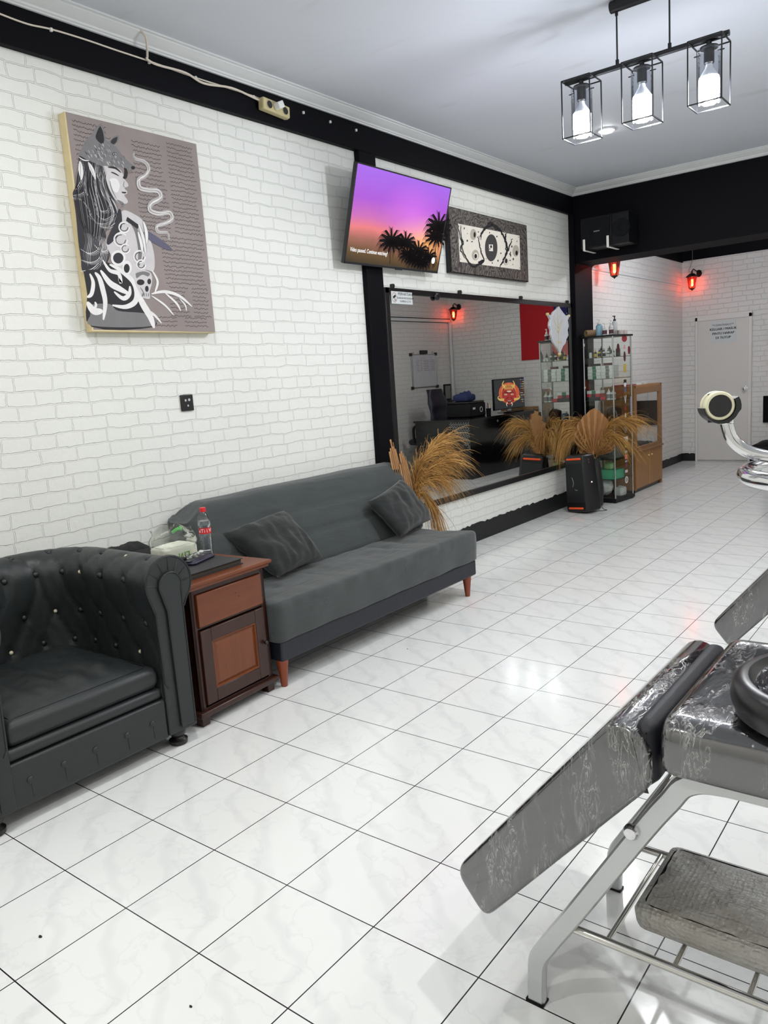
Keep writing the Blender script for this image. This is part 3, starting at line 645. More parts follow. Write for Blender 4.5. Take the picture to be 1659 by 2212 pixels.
# --- mirror
t = thing('wall_mirror', 'wide black framed mirror on the wall reflecting the desk and back room', 'mirror', (0, 6.35, .43))
my0, my1, mz0, mz1 = 4.682, 7.965, .432, 2.158
M_FRM = simple('mirror_frame_black', S(15, 14, 16), .35, bump=.1)
b = B()
for q in ((my0, my1, mz1 - .042, mz1), (my0, my1, mz0, mz0 + .05), (my0, my0 + .05, mz0, mz1), (my1 - .04, my1, mz0, mz1)): b.box(.002, .024, *q)
ob('mirror_frame', b, M_FRM, t, bevel=.003)
m, nt, pb = newmat('mirror_glass'); setb(pb, nt, Base_Color=(.82, .84, .80), Metallic=1.0, Roughness=.0)
ob('mirror_glass', B().box(.003, .010, my0 + .03, my1 - .03, mz0 + .03, mz1 - .03), m, t, smooth=False)
for y in (4.785, 5.73, 6.82, 7.86): ob('hanging_clip', B().box(.002, .03, y - .012, y + .012, mz1 - .01, mz1 + .028).cyl((.03, y, mz1 + .012), (.036, y, mz1 + .012), .009, seg=10), M_FRM, t, bevel=.003)
ob('ceiling_hook_knob', B().sphere((.03, 5.36, 2.118), .03, (.5, 1.2, 1)), M_FRM, t)
s = thing('warning_sign', 'white sticker reading PERHATIAN with a camera symbol on the mirror corner', 'sign', (.011, 4.88, 2.04))
ob('sticker_panel', B().box(.0245, .0258, 4.752, 5.022, 2.042, 2.133), M_PAPER, s, bevel=.002)
b = B().use(M_INK); X_ = .0262
b.text('PERHATIAN', .031, WALLX(X_, 4.93, 2.115), .0002, sx=1.15).text('RUANGAN INI DILENGKAPI', .021, WALLX(X_, 4.93, 2.086), .0002, sx=.82).text('KAMERA CCTV', .021, WALLX(X_, 4.93, 2.062), .0002)
b.use(simple('sign_red', S(170, 50, 60), .6))
c_ = (4.79, 2.088)
for i in range(28):
    a0 = 2 * PI * i / 28; a1 = 2 * PI * (i + 1) / 28
    b.poly([(X_, c_[0] + r * math.cos(a), c_[1] + r * 1.15 * math.sin(a)) for r, a in ((.031, a0), (.031, a1), (.028, a1), (.028, a0))])
b.use(M_INK).obox(WALLX(X_, 4.79, 2.094) @ Matrix.Rotation(.5, 4, 'Z'), .019, .008, .0002).box(X_, X_ + .0002, 4.792, 4.797, 2.064, 2.085).box(X_, X_ + .0002, 4.792, 4.810, 2.066, 2.070)
ob('sign_print', b, None, s, smooth=False)
# leaf shaped carved ornament
M_IV = simple('carved_ivory', S(206, 208, 214), .6, var=.06, bump=.9, bscale=45, bdist=.004); M_GOLD = simple('ornament_gold', S(224, 214, 150), .4)
Lf = [(1470, 92), (1488, 128), (1515, 165), (1540, 195), (1578, 198), (1562, 240), (1572, 300), (1560, 345), (1568, 400), (1548, 440), (1540, 480), (1515, 510), (1500, 545), (1486, 588), (1470, 548), (1440, 512), (1412, 465), (1402, 420), (1388, 390), (1390, 345), (1372, 300), (1376, 260), (1386, 232), (1362, 180), (1396, 198), (1412, 160), (1450, 128)]
pts = [onplane(900 + u / 4.74, 640 + v / 4.74, (.034, 0, 0), XV) for u, v in Lf]
t = thing('leaf_ornament', 'white carved shield shaped leaf ornament with pale gold lines at the mirror right edge', 'ornament', (.03, 7.6, 1.62))
b = B(); cy = 7.607; cz = 1.88
front = [(.0115 + .013, cy + (p.y - cy) * .95, cz + (p.z - cz) * .95) for p in pts]
b.rings([[(.0112, p.y, p.z) for p in pts], [(.018, p.y, p.z) for p in pts], front])
ob('leaf_plate', b, M_IV, t, sharp=.4)
b = B(); n = XV
for q in ([(7.60, 2.09), (7.607, 1.98), (7.603, 1.66)], [(7.53, 1.74), (7.60, 1.755), (7.68, 1.75)], [(7.50, 1.99), (7.56, 1.93), (7.605, 1.90), (7.66, 1.93), (7.72, 1.99)], [(7.55, 1.90), (7.603, 1.85), (7.655, 1.90)]):
    b.ribbon(crm([(.0262, y, z) for y, z in q], 5), .008, n)
for k in range(6):
    z = 1.70 + k * .06; b.ribbon(crm([(.0258, 7.60 - .09, z + .03), (.0258, 7.60, z - .01), (.0258, 7.60 + .09, z + .03)], 4), .003, n)
ob('gold_inlay', b, M_GOLD, t, smooth=False, recalc=False); b = B()
for i in (0, 4, 13, 23): b.cyl((.0112, pts[i].y, pts[i].z), (.022, pts[i].y, pts[i].z), .013, seg=8)
ob('gold_tip', b, M_GOLD, t, smooth=False)

# --- black power outlet
t = thing('power_outlet', 'small black power outlet taped on the white brick wall below the canvas painting', 'outlet', (0, 2.8, 1.39))
b = B(); y0, z0 = onplane(389, 852, (.004, 0, 0), XV).yz, None
ob('outlet_plate', B().box(0, .013, 2.748, 2.832, 1.385, 1.475), simple('outlet_black', S(24, 24, 26), .3), t, bevel=.004)
b = B()
for (y, z, r) in ((2.776, 1.444, .007), (2.801, 1.446, .008), (2.790, 1.414, .006)): b.cyl((.0131, y, z), (.016, y, z), r, seg=12)
ob('outlet_contacts', b, M_CHROME, t)

# --- socket strip and cable on the beam
M_YEL = simple('aged_ivory_plastic', S(196, 184, 140), .45)
t = thing('socket_strip', 'aged ivory three hole socket strip with a white plug, screwed to the black beam', 'power strip', (.045, 3.62, 3.12))
mt = frame_mat((.075, 3.625, 3.142), (0, 1, -.06), (0, .06, 1))
b = B().obox(mt, .112, .034, .024)
ob('strip_body', b, M_YEL, t, bevel=.008)
for i, dx in enumerate((-.062, .0, .070)):
    b = B().lathe([(.026, .0245), (.026, .0265), (.022, .0265), (.022, .0250)], mat=mt @ Matrix.Translation((dx, 0, 0)), seg=20)
    b.use(M_INK).lathe([(.0215, .0252), (.001, .0253)], mat=mt @ Matrix.Translation((dx, 0, 0)), seg=20) if i != 1 else None
    b2 = b; b2.mats = [M_YEL, M_INK] if i != 1 else [M_YEL]
    if i != 1:
        b2.bm.faces.ensure_lookup_table(); n_ = len(b2.bm.faces)
        for f in b2.bm.faces: f.material_index = 0
        for f in list(b2.bm.faces)[-22:]: f.material_index = 1
    ob('socket_hole', b2, None, t)
ob('plug', B().obox(mt @ Matrix.Translation((-.004, .006, .046)) @ Matrix.Rotation(.5, 4, 'Z'), .024, .02, .022), simple('plug_white', S(225, 225, 222), .4), t, bevel=.005)
M_CABLE = simple('cable_white', S(214, 204, 190), .5)
def wallpt(px, py, x=.050): p = onplane(px, py, (x, 0, 0), XV); return (x, p.y, p.z)
o = ob('cable', B().tube(crm([wallpt(*q) for q in ((-60, 5), (0, 30), (60, 52), (110, 63), (180, 84), (250, 108), (325, 133), (420, 167), (480, 186), (545, 207), (568, 216))], 5), .0042, 8), M_CABLE)
tag(o, 'thin white cable clipped along the black beam towards the socket strip', 'cable')
o = ob('cable', B().tube(crm([(.10, 2.655, CEIL - .002), (.13, 2.68, 3.27), (.115, 2.70, 3.24), (.07, 2.73, 3.20)] + [wallpt(*q, .064) for q in ((318, 128), (340, 140), (400, 157), (440, 180), (500, 190), (550, 212), (572, 222))], 5), .006, 8), M_CABLE)
tag(o, 'thicker cream cable dropping from a hole in the ceiling cornice onto the beam', 'cable')
for i, q in enumerate(((110, 64), (322, 134), (422, 168), (547, 209), (559, 216), (619, 255), (655, 243), (713, 263), (769, 281))):
    p = wallpt(*q, .050); o = ob('cable_clip', B().box(.045, .058, p[1] - .006, p[1] + .006, p[2] - .009, p[2] + .007), simple('clip_white', S(230, 230, 230), .4), bevel=.002)
    tag(o, 'tiny white cable clip on the black beam, ' + ORD[i] + ' of the nine', 'cable clip', 'cable clips along the black beam')
# --- wall speaker
M_SPK = simple('speaker_black', S(10, 11, 15), .5, Specular_IOR_Level=.25); M_GRIL = simple('speaker_grille', S(12, 13, 18), .8, Specular_IOR_Level=.2, bump=.6, bscale=400, bdist=.001)
t = thing('wall_speaker', 'black horizontal loudspeaker with white brackets hung on the dark cross beam', 'speaker', (.5, 7.98, 2.65))
sx0, sx1, sz0, sz1, sy = .262, .752, 2.648, 2.938, 7.68
ob('cabinet', B().box(sx0, sx1, sy, 7.93, sz0, sz1), M_SPK, t, bevel=.006)
ob('woofer_grille', B().box(sx0 + .012, sx0 + .30, sy - .008, sy, sz0 + .02, sz1 - .02).box(sx0 + .10, sx0 + .104, sy - .010, sy - .007, sz0 + .02, sz1 - .02), M_GRIL, t, bevel=.004)
ob('divider', B().box(sx0 + .305, sx0 + .32, sy - .012, sy, sz0 + .01, sz1 - .01), M_SPK, t, bevel=.003)
b = B(); cx, cz = sx1 - .075, (sz0 + sz1) / 2
b.rings([[(cx + r * math.cos(a) * (1.0), sy - dy, cz + r * .93 * math.sin(a)) for a in [2 * PI * i / 28 for i in range(28)]] for r, dy in ((.092, .0), (.088, .007), (.08, .002), (.04, -.0), (.018, .008))])
ob('horn', b, M_GRIL, t, sharp=.3)
ob('logo', B().text('AUDITO', .016, WALLY(sx0 + .17, sy - .0092, cz + .005), .0004), simple('logo_grey', S(190, 190, 196), .4), t)
M_BRK = simple('bracket_white', S(222, 220, 214), .4)
for bx in (.300, .545):
    b = B().obox(frame_mat((bx, sy - .012, sz0 + .035), (1, 0, 0), (.0, 0, 1)), .012, .055, .0025).obox(frame_mat((bx + .012, sy + .105, sz0 - .022), (1, 0, 0), (0, 1, 0)), .013, .125, .003)
    ob('mounting_bracket', b, M_BRK, t, bevel=.002)
ob('rear_mount', B().box(.3, .7, 7.93, YB, 2.7, 2.88), M_SPK, t)

# ================================================================== SEATING ALONG THE LEFT WALL
def leather(name, col, rough=.38):
    m, nt, b = newmat(name); co = objco(nt)
    n = nd(nt, 'ShaderNodeTexNoise', {'Vector': co, 'Scale': 5.0, 'Detail': 5.0}); v_ = nd(nt, 'ShaderNodeTexVoronoi', {'Vector': co, 'Scale': 260.0})
    n2 = nd(nt, 'ShaderNodeTexNoise', {'Vector': co, 'Scale': 11.0, 'Detail': 3.0, 'Distortion': 1.5})
    h = mth(nt, 'ADD', mth(nt, 'MULTIPLY', v_.outputs['Distance'], .05), mth(nt, 'MULTIPLY', n2.outputs[0], .5))
    bp = nd(nt, 'ShaderNodeBump', {'Strength': .35, 'Distance': .01, 'Height': h})
    setb(b, nt, Base_Color=mixc(nt, n.outputs[0], tuple(c * .85 for c in col), tuple(c * 1.2 for c in col)), Roughness=mth(nt, 'ADD', rough, mth(nt, 'MULTIPLY', n.outputs[0], .12)), Normal=bp.outputs[0]); return m
def suede(name, col):
    m, nt, b = newmat(name); co = objco(nt)
    n = nd(nt, 'ShaderNodeTexNoise', {'Vector': co, 'Scale': 3.5, 'Detail': 6.0, 'Distortion': .8}); n2 = nd(nt, 'ShaderNodeTexNoise', {'Vector': co, 'Scale': 240.0, 'Detail': 2.0})
    mp = nd(nt, 'ShaderNodeMapping', {'Vector': co, 'Scale': (9, 2.2, 9)}); n3 = nd(nt, 'ShaderNodeTexNoise', {'Vector': mp.outputs[0], 'Scale': 1.3, 'Detail': 3.0, 'Distortion': 1.0})
    h = mth(nt, 'ADD', mth(nt, 'MULTIPLY', n3.outputs[0], .9), mth(nt, 'MULTIPLY', n2.outputs[0], .03))
    bp = nd(nt, 'ShaderNodeBump', {'Strength': .55, 'Distance': .018, 'Height': h})
    setb(b, nt, Base_Color=mixc(nt, n.outputs[0], tuple(c * .72 for c in col), tuple(c * 1.25 for c in col)), Roughness=.9, Normal=bp.outputs[0], Sheen_Weight=.25, Sheen_Roughness=.5); return m
M_LEA = leather('dark_green_grey_leather', S(36, 40, 41)); M_LEA2 = simple('leather_piping', S(30, 32, 34), .4)
M_FOAM = simple('exposed_foam', S(214, 208, 180), .8)
M_DKWOOD = simple('turned_dark_wood', S(26, 22, 21), .3)
# ---- chesterfield armchair
ac = thing('tufted_armchair', 'dark leather armchair with rolled tufted arms at the left edge of the photo', 'armchair', (.5, 1.465, 0))
YR, YL, XF_, XBk = 1.872, 1.058, .915, .165      # roll centre lines and front end
def path_pts():
    pts = []
    for i in range(26): pts.append((Vector((XF_ - (XF_ - .42) * i / 25, YR, 0)), Vector((0, -1, 0))))
    for i in range(1, 18):
        a = PI / 2 * i / 18; pts.append((Vector((.42 - .255 * math.sin(a), YR - .255 * (1 - math.cos(a)), 0)), Vector((math.sin(a), -math.cos(a), 0)).normalized()))
    y1, y0_ = YR - .255, YL + .255
    for i in range(17): pts.append((Vector((XBk, y1 - (y1 - y0_) * i / 16, 0)), Vector((1, 0, 0))))
    for i in range(1, 18):
        a = PI / 2 * i / 18; pts.append((Vector((.42 - .255 * math.cos(a), YL + .255 - .255 * math.sin(a), 0)), Vector((math.cos(a), math.sin(a), 0)).normalized()))
    for i in range(26): pts.append((Vector((.42 + (XF_ - .42) * i / 25, YL, 0)), Vector((0, 1, 0))))
    return pts
PP = path_pts()
sec = []   # (n, z, t) profile: inner bottom, up, over the roll, outer side down
for i in range(22): q = i / 21; sec.append((.088 - .020 * math.sin(PI * q) , .27 + .36 * q, q * .36))
for i in range(1, 22):
    a = -.25 + (PI + 1.15) * i / 21; sec.append((.104 * math.cos(a), .718 + .104 * math.sin(a), .36 + .104 * (a + .25)))
for i in range(1, 6): sec.append((-.062, .62 - .53 * i / 5, None))
def tuft(s_, t_):
    if t_ is None or t_ < .03: return 0.0
    a = s_ / .165 + (t_ - .14) / .26; c = s_ / .165 - (t_ - .14) / .26
    da = abs(a - round(a)); dc = abs(c - round(c)); fade = min(1, (t_ - .03) / .06) * min(1, max(0, (.60 - t_) / .12))
    return -fade * (.010 * math.exp(-(da / .06) ** 2) + .010 * math.exp(-(dc / .06) ** 2) + .016 * math.exp(-((da * da + dc * dc) / .012)))
rings = []; s_ = 0; prev = None; buttons = []
for k, (p, n) in enumerate(PP):
    if prev is not None: s_ += (p - prev).length
    prev = p; rg = []; ss = s_
    for i, (nn, z, t_) in enumerate(sec):
        a = sec[max(i - 1, 0)]; c = sec[min(i + 1, len(sec) - 1)]
        tn = Vector((c[0] - a[0], c[1] - a[1])).normalized(); no = Vector((tn.y, -tn.x))
        d = tuft(ss, t_); rg.append(Vector((p.x, p.y, 0)) + n * (nn + no.x * d) + Vector((0, 0, z + no.y * d)))
    rg.append(Vector((p.x, p.y, 0)) + n * (-.062) + Vector((0, 0, .09))); rg.append(Vector((p.x, p.y, 0)) + n * .06 + Vector((0, 0, .09)))
    rings.append(rg)
TOT = s_
ob('upholstered_shell', B().rings(rings), M_LEA, ac, sharp=1.2)
def shell_pt(s0, t0):
    best = None; ss = 0; pv = None
    for (p, n) in PP:
        if pv is not None: ss += (p - pv).length
        pv = p
        if best is None or abs(ss - s0) < best[0]: best = (abs(ss - s0), p, n)
    _, p, n = best; bi = min((i for i in range(len(sec)) if sec[i][2] is not None), key=lambda i: abs(sec[i][2] - t0)); nn, z, t_ = sec[bi]
    a = sec[max(bi - 1, 0)]; c = sec[min(bi + 1, len(sec) - 1)]; tn = Vector((c[0] - a[0], c[1] - a[1])).normalized(); no = Vector((tn.y, -tn.x))
    return Vector((p.x, p.y, 0)) + n * (nn - no.x * .02) + Vector((0, 0, z - no.y * .02)), (n * no.x + Vector((0, 0, no.y))).normalized()
bi_ = 0
for ia in range(-14, 16):
    for ic in range(-14, 16):
        s0 = .165 * (ia + ic) / 2; t0 = .14 + .26 * (ia - ic) / 2
        if .06 < s0 < TOT - .06 and .1 < t0 < .58:
            p, n = shell_pt(s0, t0); bi_ += 1
            foam = bi_ % 5 == 2
            ob('button', B().sphere(p + n * .007, .0145 if not foam else .009, (1, 1, 1)), M_FOAM if foam else M_LEA2, ac, **({'label': 'torn button showing pale foam'} if foam else {}))
# arm fronts with pleated scroll panels
for Y, sg in ((YR, 1), (YL, -1)):
    out = [(Y - sg * .080, .07), (Y - sg * .080, .60)] + [(Y - sg * .112 * math.cos(a), .715 + .112 * math.sin(a)) for a in [-.35 + (PI + 1.1) * i / 22 for i in range(23)]] + [(Y + sg * .062, .60), (Y + sg * .062, .07)]
    ob('arm_front_panel', B().prism(out, 'x', XF_ - .005, XF_ + .018), M_LEA, ac, bevel=.006)
    inn = [(Y - sg * .022, .09), (Y - sg * .028, .60)] + [(Y - sg * .055 * math.cos(a), .705 + .055 * math.sin(a)) for a in [-.2 + (PI + .6) * i / 16 for i in range(17)]] + [(Y + sg * .050, .60), (Y + sg * .048, .09)]
    ob('scroll_inset', B().prism(inn, 'x', XF_ + .014, XF_ + .028), M_LEA, ac, bevel=.006)
    b = B()
    b.tube([(XF_ + .016, y, z) for y, z in out[1:-1]], .0045, 8)
    b.tube([(XF_ + .027, y, z) for y, z in inn], .0035, 8)
    b.tube([(XF_ + .017, out[1][0], .60), (XF_ + .017, out[1][0] + sg * .006, .30), (XF_ + .017, out[1][0] + sg * .02, .275)], .0045, 8)
    for i in range(7):
        a = .1 + (PI - .1) * i / 6; b.tube([(XF_ + .021, Y - sg * .060 * math.cos(a), .708 + .060 * math.sin(a)), (XF_ + .017, Y - sg * .108 * math.cos(a), .713 + .108 * math.sin(a))], .0016, 5)
    ob('piping', b, M_LEA2, ac)
# seat platform, cushion, apron
ob('seat_platform', B().box(.22, .895, YL + .06, YR - .06, .08, .265), M_LEA, ac, bevel=.02)
ob('front_apron', B().box(.89, .925, YL + .066, YR - .078, .062, .235), M_LEA, ac, bevel=.010)
ob('apron_lip', B().box(.85, .918, YL + .07, YR - .08, .237, .285), M_LEA, ac, bevel=.02, seg=3)
for i, y in enumerate((1.20, 1.33, 1.46, 1.60, 1.72)):
    b = B().lathe([(.001, .0), (.013, .0), (.013, .003), (.009, .007), (.001, .008)], mat=frame_mat((.9245, y, .155), (0, 1, 0), (0, 0, 1)), seg=14); b.tube([(.9255, y + .002, .14), (.9257, y + .004, .09)], .0012, 4)
    ob('apron_button', b, M_LEA, ac)
def cushion_bm(x0, x1, y0, y1, z0, z1, r=.03, crown=.02, n=26, sag=0.0, wr=0.0, seed=0):
    b = B(); rings = []
    prof_ = [(r, z0), (r * .3, z0 + r * .25), (0, z0 + r), (0, z1 - r), (r * .3, z1 - r * .3), (r, z1)]
    def ring(ins, z): 
        a0, a1, c0, c1 = x0 + ins, x1 - ins, y0 + ins, y1 - ins; rr_ = .02; out = []
        for (cx, cy, a) in ((a1 - rr_, c1 - rr_, 0), (a0 + rr_, c1 - rr_, PI / 2), (a0 + rr_, c0 + rr_, PI), (a1 - rr_, c0 + rr_, 1.5 * PI)):
            for k in range(4): out.append((cx + rr_ * math.cos(a + PI / 2 * k / 3), cy + rr_ * math.sin(a + PI / 2 * k / 3), z))
        return out
    b.rings([ring(i_, z) for i_, z in prof_], True, False)
    N = n; g = []
    for i in range(N + 1):
        row = []
        for j in range(N + 1):
            u = i / N; v_ = j / N; x = x0 + r + .004 + (x1 - x0 - 2 * r - .008) * u; y = y0 + r + .004 + (y1 - y0 - 2 * r - .008) * v_
            e = (min(1, 4 * u * (1 - u) * 1.6) * min(1, 4 * v_ * (1 - v_) * 1.6)) ** .6
            z = z1 + crown * e - sag * math.exp(-((u - .5) ** 2 + (v_ - .5) ** 2) / .06) + wr * e * (noise.noise(Vector((x * 5 + seed, y * 14, .3))) + .6 * noise.noise(Vector((x * 16, y * 26 + seed, 1.3))))
            row.append(b.V(x, y, z))
        g.append(row)
    for i in range(N):
        for j in range(N): b._f([g[i][j], g[i + 1][j], g[i + 1][j + 1], g[i][j + 1]])
    return b
ob('seat_cushion', cushion_bm(.24, .912, YL + .09, YR - .088, .285, .380, .03, .032, 40, wr=.009), M_LEA, ac, sharp=1.2)
for x, y in ((.885, YR - .01), (.885, YL + .01), (.16, YR - .04), (.16, YL + .04)):
    ob('leg', B().lathe([(.026, .0), (.038, .004), (.040, .020), (.028, .028), (.024, .033), (.034, .045), (.038, .062), (.034, .08), (.026, .095)], (x, y, 0), 24), M_DKWOOD, ac)

# ---- sofa bed
M_SUE = suede('charcoal_suede', S(55, 61, 61)); M_NAVY = leather('navy_sofa_base', S(27, 30, 40), .45); M_LEGW = simple('orange_brown_wood', S(128, 58, 32), .35, var=.15)
sf = thing('sofa_bed', 'charcoal grey suede sofa bed with a navy base and tapered wooden legs', 'sofa', (.5, 3.45, 0))
sy0, sy1 = 2.50, 4.40
def slab(prof2, y0, y1, rc, name, m, wrf=None, n=60, parent=sf):
    """profile in x-z extruded along y with rounded ends"""
    cx = sum(p[0] for p in prof2) / len(prof2); cz = sum(p[1] for p in prof2) / len(prof2); rings = []
    ys = [y0, y0 + rc * .12, y0 + rc * .45, y0 + rc] + [y0 + rc + (y1 - y0 - 2 * rc) * i / n for i in range(1, n)] + [y1 - rc, y1 - rc * .45, y1 - rc * .12, y1]
    ins = [rc, rc * .5, rc * .12, 0] + [0] * (n - 1) + [0, rc * .12, rc * .5, rc]
    for y, i_ in zip(ys, ins):
        rg = []
        for x, z in prof2:
            d = Vector((x - cx, z - cz)); L = d.length; q = d * (1 - i_ / max(L, .001) * .9)
            ww = wrf(x, y, z) if wrf else 0
            q += d.normalized() * ww; rg.append((cx + q.x, y, cz + q.y))
        rings.append(rg)
    b = B().rings(rings); return ob(name, b, m, parent, sharp=1.2)
def roundprof(pts, r, n=5):
    out = []; L = len(pts)
    for i in range(L):
        p0 = Vector(pts[i - 1]); p1 = Vector(pts[i]); p2 = Vector(pts[(i + 1) % L]); rr_ = r[i] if isinstance(r, (list, tuple)) else r
        a = p1 + (p0 - p1).normalized() * rr_; c = p1 + (p2 - p1).normalized() * rr_
        for k in range(n + 1): q = k / n; out.append(tuple((1 - q) ** 2 * a + 2 * q * (1 - q) * p1 + q * q * c))
    return out
def dens(pts, d=.03):
    out = []
    for i in range(len(pts)):
        a = Vector(pts[i]); c = Vector(pts[(i + 1) % len(pts)]); k = max(1, int((c - a).length / d))
        for j in range(k): out.append(tuple(a.lerp(c, j / k)))
    return out
def seat_w(x, y, z):
    v_ = 0
    if z > .38:
        v_ = .012 * noise.noise(Vector((x * 4, y * 9, 2))) + .004 * noise.noise(Vector((x * 14, y * 20, 5)))
        for yy in (3.05, 3.75): v_ -= .007 * math.exp(-((y - yy) / .02) ** 2) * (1 if .45 < x < .8 else .3)
        v_ -= .006 * math.exp(-((x - .62) / .012) ** 2)
    elif x > .8: v_ = .009 * noise.noise(Vector((z * 8, y * 5, 7)))
    return v_
seatp = dens(roundprof([(.30, .238), (.888, .238), (.895, .445), (.30, .425)], [.02, .02, .035, .03]))
slab(seatp, sy0 - .01, sy1, .05, 'seat', M_SUE, seat_w, 90)
def back_w(x, y, z):
    v_ = .006 * noise.noise(Vector((z * 5, y * 4, 4)))
    if x > .16:
        for zz in (.60, .745): v_ -= .015 * math.exp(-((z - zz) / .012) ** 2)
        v_ -= .004 * math.exp(-((z - .615) / .006) ** 2)
    return v_
backp = dens(roundprof([(.255, .30), (.425, .43), (.215, .885), (.085, .900), (.045, .80)], [.03, .03, .045, .045, .03]), .022)
# leaning back with a chamfered top left corner
bb = slab(backp, sy0 + .02, sy1 + .06, .05, 'backrest', M_SUE, back_w, 90)
for v_ in bb.data.vertices:
    y = v_.co.y + sf.location.y; z = v_.co.z
    lim = .90 - max(0, (sy0 + .20) - y) * .55
    if z > lim: v_.co.z = lim - (z - lim) * .1
ob('sofa_base', B().box(.32, .875, sy0 + .02, sy1 - .02, .135, .243), M_NAVY, sf, bevel=.012, seg=3)
for x, y in ((.845, 2.545), (.845, 4.30), (.36, 2.545), (.36, 4.30)):
    ob('leg', B().lathe([(.012, 0), (.016, .002), (.028, .118), (.028, .122)], (x, y, 0), 20).lathe([(.029, .112), (.030, .14)], (x, y, 0), 20), M_LEGW, sf)
def pillow(corners, thick, label, seed):
    A, Bc, Cc, D = [Vector(c) for c in corners]; n = (Bc - A).cross(D - A).normalized()
    if n.x < 0: n = -n
    N = 28; b = B(); grids = []
    for sgn in (1, -1):
        g = []
        for i in range(N + 1):
            row = []
            for j in range(N + 1):
                u = i / N; v_ = j / N; p = A.lerp(Bc, u).lerp(D.lerp(Cc, u), v_)
                uu = 2 * u - 1; vv = 2 * v_ - 1
                cpt = (A + Bc + Cc + D) / 4; pin = .06 * ((1 - uu * uu) * vv * vv + (1 - vv * vv) * uu * uu)
                p = p + (cpt - p) * pin
                h = thick * .5 * max(0, (1 - uu ** 4) * (1 - vv ** 4)) ** .55
                h *= 1 + .25 * noise.noise(Vector((u * 4 + seed, v_ * 4, 0)))
                ed = min(1, (1 - abs(uu)) * 6) * min(1, (1 - abs(vv)) * 6)
                h += ed * (.014 * noise.noise(Vector((u * 9 + seed, v_ * 3.5 + u * 5, 1))) + .007 * noise.noise(Vector((u * 20, v_ * 8 + seed, 3))))
                row.append(b.V(p + n * h * sgn) if sgn == 1 or (0 < i < N and 0 < j < N) else grids[0][i][j])
            g.append(row)
        grids.append(g)
        for i in range(N):
            for j in range(N): b._f([g[i][j], g[i + 1][j], g[i + 1][j + 1], g[i][j + 1]])
    o = ob('throw_pillow', b, M_PIL, sharp=1.2); tag(o, label, 'pillow'); return o
M_PIL = suede('dark_pillow_cotton', S(28, 32, 32))
pillow([(.29, 2.70, .715), (.255, 3.22, .755), (.50, 3.27, .475), (.56, 2.84, .460)], .15, 'dark grey throw pillow at the sofa end nearest the wooden cabinet', 1)
pillow([(.37, 3.88, .70), (.30, 4.36, .785), (.47, 4.47, .48), (.58, 3.95, .462)], .14, 'dark grey throw pillow leaning at the far sofa end beside the dried grass', 5)

# ---- wooden bedside cabinet (slightly turned)
def wood(name, c0, c1, sc_=(1, 1, 14), rough=.32, axis='z'):
    m, nt, b = newmat(name); co = objco(nt); mp = nd(nt, 'ShaderNodeMapping', {'Vector': co, 'Scale': {'z': (14, 14, 1.2), 'y': (14, 1.2, 14), 'x': (1.2, 14, 14)}[axis]})
    n = nd(nt, 'ShaderNodeTexNoise', {'Vector': mp.outputs[0], 'Scale': 2.2, 'Detail': 6.0, 'Distortion': 1.2}); n2 = nd(nt, 'ShaderNodeTexNoise', {'Vector': mp.outputs[0], 'Scale': 9.0, 'Detail': 3.0})
    c = mixc(nt, mth(nt, 'ADD', mth(nt, 'MULTIPLY', n.outputs[0], .75), mth(nt, 'MULTIPLY', n2.outputs[0], .3)), c0, c1)
    bp = nd(nt, 'ShaderNodeBump', {'Strength': .1, 'Distance': .002, 'Height': n2.outputs[0]})
    setb(b, nt, Base_Color=c, Roughness=rough, Normal=bp.outputs[0]); return m
M_WD = wood('dark_teak', S(36, 17, 12), S(64, 31, 20)); M_WM = wood('orange_teak', S(88, 43, 18), S(128, 66, 28)); M_WT = wood('orange_teak_wide', S(90, 44, 20), S(122, 62, 30), axis='y'); M_WDY = wood('dark_teak_wide', S(52, 26, 17), S(84, 44, 28), axis='y')
cb = thing('bedside_cabinet', 'reddish brown wooden bedside cabinet with drawer and panelled door between armchair and sofa', 'cabinet', (.64, 2.24, 0), rotz=math.radians(3.5))
def L(name, b, m, **kw): return ob(name, b, m, cb, local=True, **kw)
hx, hy = .205, .235   # half depth, half width; local x forward
b = B().box(-hx, hx, -hy, -hy + .018, .06, .63).box(-hx, hx, hy - .018, hy, .06, .63).box(-hx, -hx + .01, -hy, hy, .06, .63).box(-hx, hx, -hy, hy, .06, .08).box(hx - .02, hx, -hy, -hy + .03, .06, .635).box(hx - .02, hx, hy - .03, hy, .06, .635).box(hx - .02, hx, -hy, hy, .605, .635).box(hx - .02, hx - .002, -hy, hy, .442, .452)
L('carcass', b, M_WD, bevel=.002)
tp = [(-hx - .005, -hy - .03), (hx + .035, -hy - .03), (hx + .035, hy + .03), (-hx - .005, hy + .03)]
b = B(); b.rings([[(x * s1, y * s1, z) for x, y in tp] for s1, z in ((.955, .632), (.955, .640), (.975, .645), (1, .650), (1, .660), (.99, .664))]); L('top', b, M_WT, bevel=.0015)
dr = L('drawer', B().box(hx - .01, hx + .012, -hy + .032, hy - .032, .455, .603), M_WT, bevel=.003)
ob('drawer_screw_hole', B().cyl((hx + .0115, .03, .555), (hx + .0125, .03, .555), .003, seg=8), M_INK, dr, local=True); ob('drawer_screw_hole', B().cyl((hx + .0115, .05, .535), (hx + .0125, .05, .535), .003, seg=8), M_INK, dr, local=True)
y0_, y1_ = -hy + .032, hy - .032; z0_, z1_ = .092, .437
b = B()
for q in ((y0_, y0_ + .062, z0_, z1_), (y1_ - .062, y1_, z0_, z1_), (y0_ + .062, y1_ - .062, z0_, z0_ + .06), (y0_ + .062, y1_ - .062, z1_ - .06, z1_)): b.box(hx - .01, hx + .012, *q)
d_ = L('door', b, M_WD, bevel=.003)
b = B()
